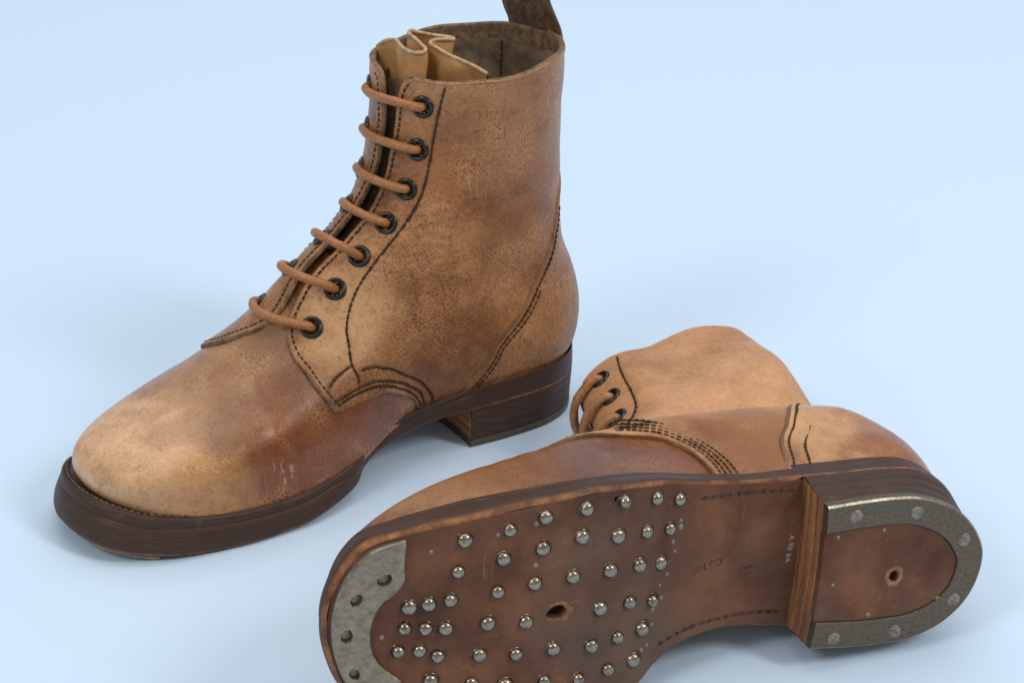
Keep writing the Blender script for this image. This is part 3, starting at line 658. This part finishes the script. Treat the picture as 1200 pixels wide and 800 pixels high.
    for sgn, cc in zip((1, -1), CCS):
        for k_, dd_ in ((0, 3.2), (1, 10.5 if lying else 5.6)):
            c = (cc[:-46] if lying and sgn < 0 else cc[:-14]) if k_ == 0 else cc[:-66] if lying else cc[:-50]; Pe = S.p(sgn*c[:, 0], c[:, 1]); Ne = S.n(sgn*c[:, 0], c[:, 1]); Tn = np.gradient(Pe, axis=0); Tn /= np.linalg.norm(Tn, axis=1, keepdims=True)
            side = np.cross(Ne, Tn); side *= np.sign((side[40] * (S.p(sgn*(c[40:41, 0]+.05), c[40:41, 1])[0] - Pe[40])).sum())
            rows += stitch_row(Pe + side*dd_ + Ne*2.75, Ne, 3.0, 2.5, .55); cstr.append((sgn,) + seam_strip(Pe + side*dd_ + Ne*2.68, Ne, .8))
    Vs, Fs = merge(rows); part('stitching', Vs, Fs, M['thread'], co, kind='stuff')
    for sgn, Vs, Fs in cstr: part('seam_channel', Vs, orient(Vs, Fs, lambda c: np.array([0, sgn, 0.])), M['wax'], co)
    for sgn, cc in zip((1, -1), CCS):
        c = cc[:-22]; Pe = S.p(sgn*c[:, 0], c[:, 1]); Ne = S.n(sgn*c[:, 0], c[:, 1]); Tn = np.gradient(Pe, axis=0); Tn /= np.linalg.norm(Tn, axis=1, keepdims=True)
        side = np.cross(Ne, Tn); side *= np.sign((side[40] * (S.p(sgn*(c[40:41, 0]+.05), c[40:41, 1])[0] - Pe[40])).sum())
        tp_ = np.clip(np.minimum(np.arange(len(c))+4, len(c)-np.arange(len(c)))/18, .25, 1)[:, None]
        V = np.stack([Pe + side*d_*tp_ + Ne*(o_*(.35+.65*tp_) if o_ > 1 else o_) for d_, o_ in ((-.9, 1.2), (-.85, 2.2), (-.5, 2.8), (0, 3.0), (.4, 3.1), (.8, 3.05), (1.2, 2.5))], 1)
        V[0, :, 2] -= 2.5
        part('seam_edge', V.reshape(-1, 3), orient(V.reshape(-1, 3), gridf(len(c), 7), lambda q: np.array([0, sgn, 0.])), M['seam_dark'], co)
    # ---- tongue sheet between the facings, coloured dark to stand for shade in the gap
    us = np.linspace(-.24, .24, 60); vs = np.linspace(8.6, 14.6, 70); U, Vv = np.meshgrid(us, vs)
    off = -6.0 - 1.6*np.cos(U/.24*math.pi*2.5)*np.clip((Vv-9)/5, 0, 1) 
    P = S.p(U.ravel(), Vv.ravel(), off.ravel())
    F = orient(P, gridf(len(vs), len(us)), lambda c: np.array([1, 0, .3]))
    tong = part('tongue', P, F, M['suede'], root)
    # pleats of the bellows tongue standing out of the opening: one folded sheet
    pleat = np.array(shape['pleat'], float)                      # (x, y, top z)
    pc = smooth_curve(pleat, 150); hs = np.linspace(0, 1, 24)
    Tn = np.gradient(pc[:, :2], axis=0); Tn /= np.linalg.norm(Tn, axis=1, keepdims=True); Nn = np.stack([Tn[:, 1], -Tn[:, 0]], 1)
    shell = []
    for w in (.95, -.95):
        Pl = []
        for h in hs:
            z = pc[:, 2] - 52*h; sh = 1 - .10*h
            cr_ = np.arange(len(pc)); cx = pc[:, 0] + (6*h) + 1.1*math.sin(h*9)*np.sin(cr_*.21) ; cy = pc[:, 1]*sh + .9*math.sin(h*13+1)*np.sin(cr_*.33+2)
            rr = math.sqrt(max(0, 1-(1-min(1, h/.02))**2)) if h < .02 else 1
            Pl.append(np.stack([cx + Nn[:, 0]*w*max(rr, .3), cy + Nn[:, 1]*w*max(rr, .3), z], 1))
        shell.append(np.concatenate(Pl))
    nC = len(pc); F1 = gridf(24, nC); F2 = gridf(24, nC, flip=True)
    top = [(i, i+1, 24*nC + i+1, 24*nC + i) for i in range(nC-1)]
    Vp = np.concatenate(shell); Fp = F1 + [tuple(j + 24*nC for j in f) for f in F2]
    part('pleat', Vp, Fp, M['tongue'], tong)
    rim = tube(np.stack([pc[:, 0], pc[:, 1], pc[:, 2] + .1], 1), 1.05, 8); part('pleat_edge', rim[0], rim[1], M['raw_pale'], tong)
    # ---- laces: straight bars, each its own loop through a pair of eyelets
    lifts = shape['lace_lift']
    for i, ((a, b_), (al, bl)) in enumerate(zip(EYELETS, EYELETS_L)):
        t = np.linspace(-1, 1, 21); mid_ = (a - al)/2; u = mid_ + (a + al)/2*t; h = lifts[i]
        P = S.p(u, np.full(21, b_) + np.sin(t*1.3 + i)*.02, 3.8 + h*np.clip(1 - np.abs((t-.25)/(1.25 if True else 1))**2.2, 0, 1))
        ul_, ur_ = -al, a
        e1 = S.p(ul_, b_, 1.0)[0]; n1 = S.n(ul_, b_)[0]; e2 = S.p(ur_, b_, 1.0)[0]; n2 = S.n(ur_, b_)[0]
        tin1 = S.p(ul_ + .05, b_, 2)[0]-e1; tin2 = S.p(ur_ - .05, b_, 2)[0]-e2
        tin1 /= np.linalg.norm(tin1); tin2 /= np.linalg.norm(tin2)
        C = np.vstack([e1 - n1*6 - tin1*.4, e1 - n1*1.5, e1 + n1*1.7 + tin1*.7, P[4:-4], e2 + n2*1.7 + tin2*.7, e2 - n2*1.5, e2 - n2*6 - tin2*.4])
        C = smooth_curve(C, 60)
        R = 2.3 * (1 + .03*np.sin(np.arange(60)*.7 + i) + .02*np.sin(np.arange(60)*1.9 + 2*i))
        Vl, Fl = tube(C, R, 12); part('lace', Vl, Fl, mats['lace'], root)
    # ---- pull loop at the back, sewn outside the back seam, standing up and folded outwards
    if True:
        path = shape['loop']; pc = smooth_curve(np.array(path, float), 70); T = np.gradient(pc, axis=0); T /= np.linalg.norm(T, axis=1, keepdims=True)
        Wd = shape['loopw']; cols = np.linspace(-1, 1, 14); Va = []
        for w in (1.4, -1.4):
            for i in range(70):
                tw = np.clip((pc[i, 2]-205)/40, 0, 1); side = np.array([-.35*tw - .12, 1., 0]); side /= np.linalg.norm(side)
                nrm = np.cross(T[i], side); nrm /= np.linalg.norm(nrm); ww = Wd*(1 - .42*tw)*(.62 + .38*np.clip((pc[i, 2]-194)/10, 0, 1))
                for c in cols:
                    wob = .6*math.sin(i*.5+c*2)+.5*math.sin(i*.23+c*5)
                    Va.append(pc[i] + side*(c*ww + (wob if abs(c) == 1 else 0)) + nrm*(w*(1 - .75*abs(c)**8)) + np.array([7*c*c*(1-tw) + .4*math.sin(i*.4 + c*3), 0, 0]))
        Va = np.array(Va); n_ = 70*14
        F1 = gridf(70, 14); F2 = [tuple(j + n_ for j in f) for f in gridf(70, 14, flip=True)]
        rimf = [(i*14, (i+1)*14, n_+(i+1)*14, n_+i*14) for i in range(69)] + [((i+1)*14+13, i*14+13, n_+i*14+13, n_+(i+1)*14+13) for i in range(69)]
        part('pull_loop', Va, F1 + F2 + rimf, M['suede'], root)
    # ---- outsole: dressed edge, welt on top, tread below
    NO = 360; ol = smooth_curve(OUTLINE, NO, closed=True); nr_ = closed_normals(ol)
    prof = [(0, -2.6), (.02, -1.7), (.06, -1.3), (.16, -1.1), (.22, -1.0), (.24, -1.35), (.26, -.8), (.45, .0), (.62, .6), (.78, .9), (.88, .7), (.95, -.1), (1, -1.4)]
    fz = feather_z(ol[:, 0]); tz = tread_z(ol[:, 0]); 
    wav = .35*np.sin(np.arange(NO)*.11) + .25*np.sin(np.arange(NO)*.37+1)
    sarc = np.linspace(0, 1, NO)
    flare = 3.6*np.clip((ol[:, 0]-84)/14, 0, 1)*np.clip((172-ol[:, 0])/20, 0, 1)*(ol[:, 1] > 0)
    V = []; UV = []
    for f_, o_ in prof:
        p = ol + nr_*(o_ + wav*f_)[:, None]; z = fz + (tz - fz)*f_
        o2 = np.where(ol[:, 0] < 80, np.minimum(0, o_)*.15 + .3, o_ - 3.4*np.clip((ol[:, 0]-235)/45, 0, 1)*np.clip(1-f_/.7, 0, 1)); half = -.6*np.clip((156-ol[:, 0])/8, 0, 1)*(ol[:, 0] > 82)*np.clip((f_-.3)/.15, 0, 1); o2 = o2 + half + flare*np.clip(1-f_/.65, 0, 1); p = ol + nr_*(o2 + wav*f_*(ol[:, 0] > 80))[:, None]
        V.append(np.column_stack([p, z])); UV.append(np.column_stack([sarc, np.full(NO, f_)]))
    Vn = np.concatenate(V); UVn = np.concatenate(UV); nb = len(prof)
    Fe = orient(Vn, gridf(nb, NO, True), lambda c: np.array([(c[0]-150)*.2, c[1], 0]))
    sole = part('outsole', Vn, Fe, M['edge'], root, uv=UVn)
    # welt top: narrow ledge running in under the upper
    V = []
    for ins in (2.7, 3.3, 5, 7, 13):
        p = ol - nr_*(ins - flare*(ins < 6) + 3.4*np.clip((ol[:, 0]-235)/45, 0, 1)*(ins < 6))[:, None]; V.append(np.column_stack([p, fz + (.15 if ins < 5 else 0) - (.5 if ins < 3 else 0)]))
    Vw = np.concatenate(V); part('welt', Vw, orient(Vw, gridf(5, NO, True), (0, 0, 1)), M['welt'], sole)
    sel = (ol[:, 0] > 128); idx = np.arange(NO); 
    order = np.concatenate([idx[NO//2:], idx[:NO//2]]); order = [i for i in order if ol[i, 0] > 128]
    pw = np.column_stack([(ol - nr_*(4.4 + 2.6*np.clip((ol[:, 0]-235)/45, 0, 1))[:, None]), fz])[order]; Vs, Fs = merge(stitch_row(pw, np.tile([0, 0, 1.], (len(pw), 1)), 3.2, 2.5, .6, .2)); part('welt_stitching', Vs, Fs, M['welt_thread'], sole, kind='stuff')
    # tread as one closed slab, with the centre hole cut into it
    inner = ol - nr_*1.3; it = int(np.argmax(inner[:, 0])); seq = np.roll(inner, -it, axis=0); ih = int(np.argmin(seq[:, 0]))
    sA = seq[:ih+1][::-1]; sB = np.vstack([seq[ih:], seq[:1]]); x0, x1 = sA[0, 0], sA[-1, 0]; NX, NY = 170, 22
    xs = x0 + (x1-x0)*(1-np.cos(np.linspace(0, math.pi, NX)))/2
    ya = np.interp(xs, np.maximum.accumulate(sA[:, 0]), sA[:, 1]); yb = np.interp(xs, np.maximum.accumulate(sB[:, 0]), sB[:, 1])
    tt = np.linspace(0, 1, NY); X = np.repeat(xs[:, None], NY, 1); Y = ya[:, None] + (yb-ya)[:, None]*tt[None]
    Z = tread_z(X.ravel()).reshape(X.shape) - .3 + .12*np.sin(X*.21+Y*.1)*np.sin(Y*.17)
    Vb = np.stack([X, Y, Z], 2).reshape(-1, 3); Fb = gridf(NX, NY); nV = len(Vb); up_ = Vb + np.array([0, 0, 7.0])
    ring = [j for j in range(NY)] + [r_*NY + NY-1 for r_ in range(1, NX)] + [(NX-1)*NY + j for j in range(NY-2, -1, -1)] + [r_*NY for r_ in range(NX-2, 0, -1)]
    Ft = Fb + [tuple(reversed([j + nV for j in f])) for f in Fb] + [(ring[i], ring[i-1], ring[i-1] + nV, ring[i] + nV) for i in range(len(ring))]
    me = make_mesh('tread', np.concatenate([Vb, up_]), Ft, M['tread'], True); bm = bmesh.new()
    bm.from_mesh(me); bmesh.ops.remove_doubles(bm, verts=bm.verts, dist=1e-6); bmesh.ops.recalc_face_normals(bm, faces=bm.faces)
    for e in bm.edges:
        if len(e.link_faces) == 2 and e.calc_face_angle(0) > .6: e.smooth = False
    bm.to_mesh(me); bm.free()
    tr = add('tread', me, sole)
    if lying:
        tr.parent = None; tr.matrix_world = Matrix.Identity(4)
        boolean_cut(tr, [cutter(198.2, 1.0, -6, 6.6, 4.7, 2.9, 18, .10, .35), cutter(174.5, -46.5, -5, 6, 1.6, 1.2, 10, .2)])
        tr.parent = sole; tr.matrix_basis = Matrix.Identity(4)
        dk = cutter(198.2, 1.0, 5.9, 6.4, 6, 5); dk.name = 'hole_shade_disc'; dk.parent = sole  # near-black disc paints the shade deep in the hole
        rg = []   # torn rim round the centre hole
        th = np.linspace(0, 2*math.pi, 30, endpoint=False)
        for rr_, zz_ in ((3.7, .2), (4.0, -.3), (4.4, -.52), (5.1, -.42), (6.0, -.1)):
            w_ = 1 + .05*np.sin(th*3+1) + .04*np.sin(th*7)
            rg.append(np.column_stack([198.2 + 1.25*rr_*w_*np.cos(th+.3), 1.0 + .82*rr_*w_*np.sin(th+.3), tread_z(np.full(30, 198.)) + zz_]))
        rg = np.concatenate(rg); part('torn_rim', rg, orient(rg, gridf(5, 30, True), (0, 0, -1)), M['torn'], sole)
    for (x, y) in NAIL_XY:
        if not lying and y < -10: continue
        sl = float(np.clip((tread_z(np.array([x+2.]))-tread_z(np.array([x-2.])))[0]/4, -.12, .12)); z = float(tread_z(np.array([x]))[0])
        n = np.array([sl + rng.normal(0, .03), rng.normal(0, .03), -1.]); add('hobnail', NAILS[rng.integers(7)], sole, frame((x, y, z + .1), n, (rng.normal(), rng.normal(), 0)))
    if lying:
        for (x, y) in PIN_XY:
            z = float(tread_z(np.array([x]))[0]); add('pin', PIN, sole, frame((x, y, z - .2), (0, 0, -1.)) @ Matrix.Scale(rng.uniform(.7, 1.25), 4))
        # sunken stitching along the waist on both sides
        rows = []
        for cpts in ([(131,-36.5),(120,-35.5),(108,-34.6),(92,-33.2),(81,-32.4)], [(147,29.5),(138,26.5),(128,25.0),(115,24.4),(100,25.0),(82,27.4)]):
            c = smooth_curve(cpts, 80); P = np.column_stack([c, tread_z(c[:, 0]) - .2]); rows += stitch_row(P, np.tile([0, 0, -1.], (80, 1)), 4.4, 1.9, .7, -.05); vs_w, fs_w = seam_strip(P, np.tile([0, 0, -1.], (80, 1)), .8, .22, .12); part('stitch_channel', vs_w, orient(vs_w, fs_w, (0, 0, -1)), M['channel'], sole)
        Vs, Fs = merge(rows); part('waist_stitching', Vs, Fs, M['thread'], sole, kind='stuff')
    # ---- stamped and inked marks in the waist
    if lying:
        for txt, ox, oy, dx, dy, hgt, mt in (('NILSO', 132, -.6, -1, -.10, 5.2, 'stamp'), ('62', 107, 1.5, -.22, 1, 5.0, 'stamp'), ('13', 103.5, 1.0, -.22, 1, 5.0, 'stamp'), ('A:80 8A', 82.9, -10.4, .05, 1, 3.6, 'white_ink')):
            gv, gf = glyphs(txt); dv_ = np.array([dx, dy]); dv_ = dv_/np.linalg.norm(dv_); up2 = np.array([-dv_[1], dv_[0]])
            q = np.array([ox, oy]) + gv[:, :1]*hgt*dv_ + gv[:, 1:2]*hgt*up2
            P = np.column_stack([q, tread_z(q[:, 0]) - .42]); part('stamp' if mt == 'stamp' else 'ink_number', P, orient(P, gf, (0, 0, -1)), M[mt], sole)
    # ---- toe plate
    tp_in = smooth_curve([(262.8,-36.5),(263,-30),(263.2,-19.5),(266.5,-15),(271,-11),(274.6,-3),(275.2,6),(272,15.5),(266.5,21),(262.5,24.5),(262,30),(261.5,39)], 120)
    io = ol - nr_*2.3; w = [i for i in order if io[i, 0] > 262]; oo = io[w]; oo = oo[np.argsort(np.arctan2(oo[:, 1], oo[:, 0]-255))]; tp_out = resample(oo, 120)
    V = []
    for s_ in (0, .04, .2, .35, .5, .65, .8, .95, 1):
        p = tp_in + (tp_out - tp_in)*s_; V.append(np.column_stack([p, tread_z(p[:, 0]) - 2.5 + (.6 if s_ in (0, 1) else 0)]))
    bot = np.concatenate(V); topv = bot + np.array([0, 0, 2.9]); n_ = len(bot); Fg = gridf(9, 120)
    ring = [j for j in range(120)] + [r_*120 + 119 for r_ in range(1, 9)] + [8*120 + j for j in range(118, -1, -1)] + [r_*120 for r_ in range(7, 0, -1)]
    Fp = Fg + [tuple(reversed([j + n_ for j in f])) for f in Fg] + [(ring[i], ring[i-1], ring[i-1] + n_, ring[i] + n_) for i in range(len(ring))]
    me = make_mesh('toe_plate', np.concatenate([bot, topv]), Fp, M['steel'], False); me.materials.append(M['steel_edge'])
    me.polygons.foreach_set('material_index', np.array([1 if 7*119 <= i < 8*119 else 0 for i in range(len(Fp))], np.int32))
    bm = bmesh.new(); bm.from_mesh(me); bmesh.ops.recalc_face_normals(bm, faces=bm.faces); bm.to_mesh(me); bm.free()
    tp = add('toe_plate', me)
    if lying: boolean_cut(tp, [cutter(x, y, -9, 30, 3.2*sx_, 2.5*sx_, 7, .06, rot) for (x, y, rot, sx_) in TOE_HOLES])
    tp.parent = sole; tp.matrix_basis = Matrix.Identity(4)
    if lying:
        for (x, y, rot, sx_) in TOE_HOLES:
            z = float(tread_z(np.array([x]))[0]); add('screw', SCREW, sole, frame((x+.3, y, z - .3), (.12, .05, -1.)) @ Matrix.Scale(.8, 4))
    # ---- heel: stacked lifts, steel plate, leather top piece
    hl = smooth_curve(HEEL, 150); seat = smooth_curve([(79, 34.9)] + [p for p in OUTLINE[16:27]] + [(79, -37.9)], 150)[::-1]
    heel = None; zs = [4.6, 10.8, 17.0, 23.4]
    for li in range(3):
        z0, z1 = zs[li] + .04, zs[li+1]; V = []
        nh = closed_normals(hl); nh[0] = nh[1]; nh[-1] = nh[-2]
        for q, o_ in ((0, -.05), (.05, .12), (.5, .18), (.95, .12), (1, -.05)):
            z = z0 + (z1-z0)*q; p = hl + (seat - hl)*((z-4.6)/18.8)**1.2 + nh*(o_ + .1)
            V.append(np.column_stack([p, np.full(150, z)]))
        Vh = np.concatenate(V); UVh = np.column_stack([np.tile(np.linspace(0, .35, 150), 5), np.repeat(np.linspace(.1, .5, 5), 150) + li*.07])
        Fh = orient(Vh, gridf(5, 150), lambda c: np.array([c[0]-50, c[1], 0]))
        if heel is None:
            heel = part('heel', Vh, Fh, M['edge'], root, uv=UVh); tgt = heel
        else: tgt = part('heel_lift', Vh, Fh, M['edge'], heel, uv=UVh)
        # breast face of this lift, slightly hollow
        V = []
        for q in (0, .08, .5, .92, 1):
            z = z0 + (z1-z0)*q; k_ = ((z-4.6)/18.8)**1.2; yy = np.linspace(hl[0, 1]*(1-k_) + seat[0, 1]*k_, hl[-1, 1]*(1-k_) + seat[-1, 1]*k_, 30); bx = 79 + .12*li - 1.2*(1-(yy/34)**2) - (.45 if q in (0, 1) else 0) + (.8 if li == 2 else 0)*0
            V.append(np.column_stack([bx + .15*np.sin(yy*.8+li*2), yy, np.full(30, z)]))
        Vb_ = np.concatenate(V); part('heel_breast', Vb_, orient(Vb_, gridf(5, 30), (1, 0, 0)), M['heel_raw'], heel)
    # plate
    nh = closed_normals(hl); nh[0] = nh[1]; nh[-1] = nh[-2]
    inn = hl - nh*12.6; inn[:, 0] = np.minimum(inn[:, 0], 78.6); 
    outp = hl + nh*.35; V = []
    for s_ in (0, .07, .3, .6, .95, 1):
        p = outp + (inn - outp)*s_; V.append(np.column_stack([p, np.full(150, .0)]))
    bot = np.concatenate(V); bot[:150, 2] = .75; bot[150*5:, 2] = .35; topv = bot.copy(); topv[:, 2] = 4.5; n_ = len(bot); Fg = gridf(6, 150)
    ring = [j for j in range(150)] + [r_*150 + 149 for r_ in range(1, 6)] + [5*150 + j for j in range(148, -1, -1)] + [r_*150 for r_ in range(4, 0, -1)]
    Fp = Fg + [tuple(reversed([j + n_ for j in f])) for f in Fg] + [(ring[i], ring[i-1], ring[i-1] + n_, ring[i] + n_) for i in range(len(ring))]
    me = make_mesh('heel_plate', np.concatenate([bot, topv]), Fp, M['steel_heel'], False); me.materials.append(M['steel_edge'])
    me.polygons.foreach_set('material_index', np.array([1 if i < 149 else 0 for i in range(len(Fp))], np.int32))
    bm = bmesh.new(); bm.from_mesh(me); bmesh.ops.recalc_face_normals(bm, faces=bm.faces); bm.to_mesh(me); bm.free()
    hp = add('heel_plate', me, heel)
    if lying:
        for (x, y) in HEEL_SCREWS: add('screw', SCREW, heel, frame((x, y, .15), (rng.normal(0, .05), rng.normal(0, .05), -1.), (rng.normal(), rng.normal(), 0)))
    # leather top piece inside the plate
    tpi = np.vstack([inn - closed_normals(inn)*(-.05), np.column_stack([np.full(24, 79.2) - 1.1*(1-(np.linspace(inn[-1, 1], inn[0, 1], 26)[1:-1]/34)**2), np.linspace(inn[-1, 1], inn[0, 1], 26)[1:-1]])])
    nt_ = len(tpi); cen = tpi.mean(0); V = []
    for s_ in (1, .97, .8, .5, .2): V.append(np.column_stack([cen + (tpi - cen)*s_, np.full(nt_, 1.1 if s_ == 1 else .75)]))
    bot = np.concatenate(V); n_ = len(bot); topv = bot.copy(); topv[:, 2] = 4.7; Fg = gridf(5, nt_, True)
    Fp = Fg + [tuple(reversed([j + n_ for j in f])) for f in Fg] + [(i, i + n_, (i+1) % nt_ + n_, (i+1) % nt_) for i in range(nt_)]
    me = make_mesh('top_piece', np.concatenate([bot, topv]), Fp, M['tread'], False)
    bm = bmesh.new(); bm.from_mesh(me); bmesh.ops.holes_fill(bm, edges=bm.edges, sides=0); bmesh.ops.recalc_face_normals(bm, faces=bm.faces); bm.to_mesh(me); bm.free()
    top_o = add('top_piece', me)
    if lying: boolean_cut(top_o, [cutter(42.1, 3, -3, 4.3, 2.1, 2.9, 14, .05, .3)])
    top_o.parent = heel; top_o.matrix_basis = Matrix.Identity(4)
    if lying:
        rg = []; th = np.linspace(0, 2*math.pi, 30, endpoint=False)
        for rr_, zz_ in ((2.5, .95), (2.8, .70), (3.2, .60), (4.0, .66), (5.0, .80)):
            w_ = 1 + .04*np.sin(th*3+2) + .03*np.sin(th*7); rg.append(np.column_stack([41.8 + .95*rr_*w_*np.cos(th), 3 + 1.05*rr_*w_*np.sin(th), np.full(30, zz_)]))
        rg = np.concatenate(rg); part('torn_rim', rg, orient(rg, gridf(5, 30, True), (0, 0, -1)), M['halo'], heel)
        for (x, y) in ((72, -19), (71.5, 4), (50, -20), (17, -18), (18, 17), (52, 21), (30, -22)):
            add('pin', PIN, heel, frame((x, y, .75), (0, 0, -1.)) @ Matrix.Scale(rng.uniform(.7, 1.2), 4))
    MIR = False
    return root, S
M['raw_pale'] = plain('pale_cut_edge', (.36,.22,.11), (.60,.42,.25), .75, 300, .4, .0005)
# ---------------------------------------------------------------- the backdrop sheet: floor sweeping up far behind
def backdrop():
    ys = np.concatenate([np.linspace(-3000, 2600, 30), 2600 + 900*np.sin(np.linspace(0, math.pi/2, 14))[1:], np.full(6, 3500)])
    zs = np.concatenate([np.zeros(30), 900 - 900*np.cos(np.linspace(0, math.pi/2, 14))[1:], np.linspace(1000, 2600, 6)])
    xs = np.linspace(-4000, 4000, 20)
    V = np.array([(x, y, z) for y, z in zip(ys, zs) for x in xs]); F = orient(V, gridf(len(ys), 20), (0, -.3, 1))
    o = part('backdrop', V, F, M['paper'], None); o['kind'] = 'structure'; o['label'] = 'plain pale blue studio backdrop under both boots'
backdrop()

PLEAT = [(86,-36,202),(93,-30,207),(91,-24,211),(90,-18,212.5),(93,-9,213),(95,0,213),(93.5,5,212.5),(89.5,7,212.5),(86,4,212.5),(83.5,-4,212.5),(81.5,-13,213),(79.5,-22,213.5),(76.5,-24.5,213.5),(74,-21,213),(70,-15,212.5),(65,-10,212),(62.5,-8,211.5),(63,-6,211.5),(68,-7,212),(74.5,-8,212),(77,-6,211.8),(77.5,2,211),(76,10,209.5),(73,18,208),(70.5,26,206.5),(69,33,205)]
LOOP = [(2.4,-8,176),(3.0,-8,195),(4.5,-8,206),(9,-9,217),(14,-10,229),(18,-11,243),(16,-11,256),(8,-10,261),(1,-9,254),(1,-9,240)]
SHAPE_A.update(pleat=PLEAT, loop=LOOP, loopw=21, loopcurl=.3, lace_lift=[1.2,1.2,2,4.5,9,8,2.5])
YAW = math.radians(214.87993)
WA = Matrix.Translation((.0241406, .0660243, 0)) @ Matrix.Rotation(YAW, 4, 'Z')
build_boot('ankle_boot', 'upright brown leather lace-up ankle boot standing on its sole', SHAPE_A, False, WA,
           dict(vamp=M['upper_a'], quarter=M['quarter_a'], counter=M['quarter_a'], lace=M['lace']), False)
def slump(G, N):
    """the empty shaft of the boot on its side sags: a fold above the ankle and a wavy collar on the upper side"""
    nv, nU = G.shape[:2]; u = np.linspace(-1, 1, nU)[None]; v = np.linspace(0, 15, nv)[:, None]
    win = np.clip((-u - .16)/.2, 0, 1)*np.clip((.97 + u)/.2, 0, 1)
    axis = 10.4 + .9*np.sin((-u - .5)*3.0)
    d = win*(-8.0*np.exp(-((v - axis)/1.35)**2) + 4.2*np.exp(-((v - axis + 3.4)/1.5)**2) + 1.8*np.exp(-((v-13.2)/1.2)**2)*np.sin(-u*11+.6))
    d = d + np.clip((v-13.4)/1.6, 0, 1)**1.5*np.clip((-u-.1)/.2, 0, 1)*(2.6*np.sin(-u*13 + .9) - 1.0)*win
    return G + N*d[..., None]
SHAPE_B.update(pleat=[(x - 4, y*.62 + 1, z) for x, y, z in PLEAT], loop=[(-1.5,6,176),(-1.2,6,196),(.5,6,208),(1.5,6,215),(-.5,6,219),(-3.5,6,214),(-4.6,6,200),(-4,6,178),(-2.6,6,150)], loopw=13, loopcurl=.3, lace_lift=[2.5,3,3,3.5,5,5,3], deform=slump)
R2 = [[-0.94581517, 0.04571708, -0.32147102], [-0.31641382, 0.09254127, 0.94409661], [0.07291068, 0.99465877, -0.07306142]]
WB = Matrix([R2[0] + [.20695648], R2[1] + [-.17371857], R2[2] + [.04090], [0, 0, 0, 1]])
build_boot('ankle_boot', 'tan leather lace-up ankle boot lying on its side with hobnailed sole showing', SHAPE_B, True, WB,
           dict(vamp=M['upper_b'], quarter=M['quarter_b'], counter=M['counter_b'], lace=M['lace_b']), True)
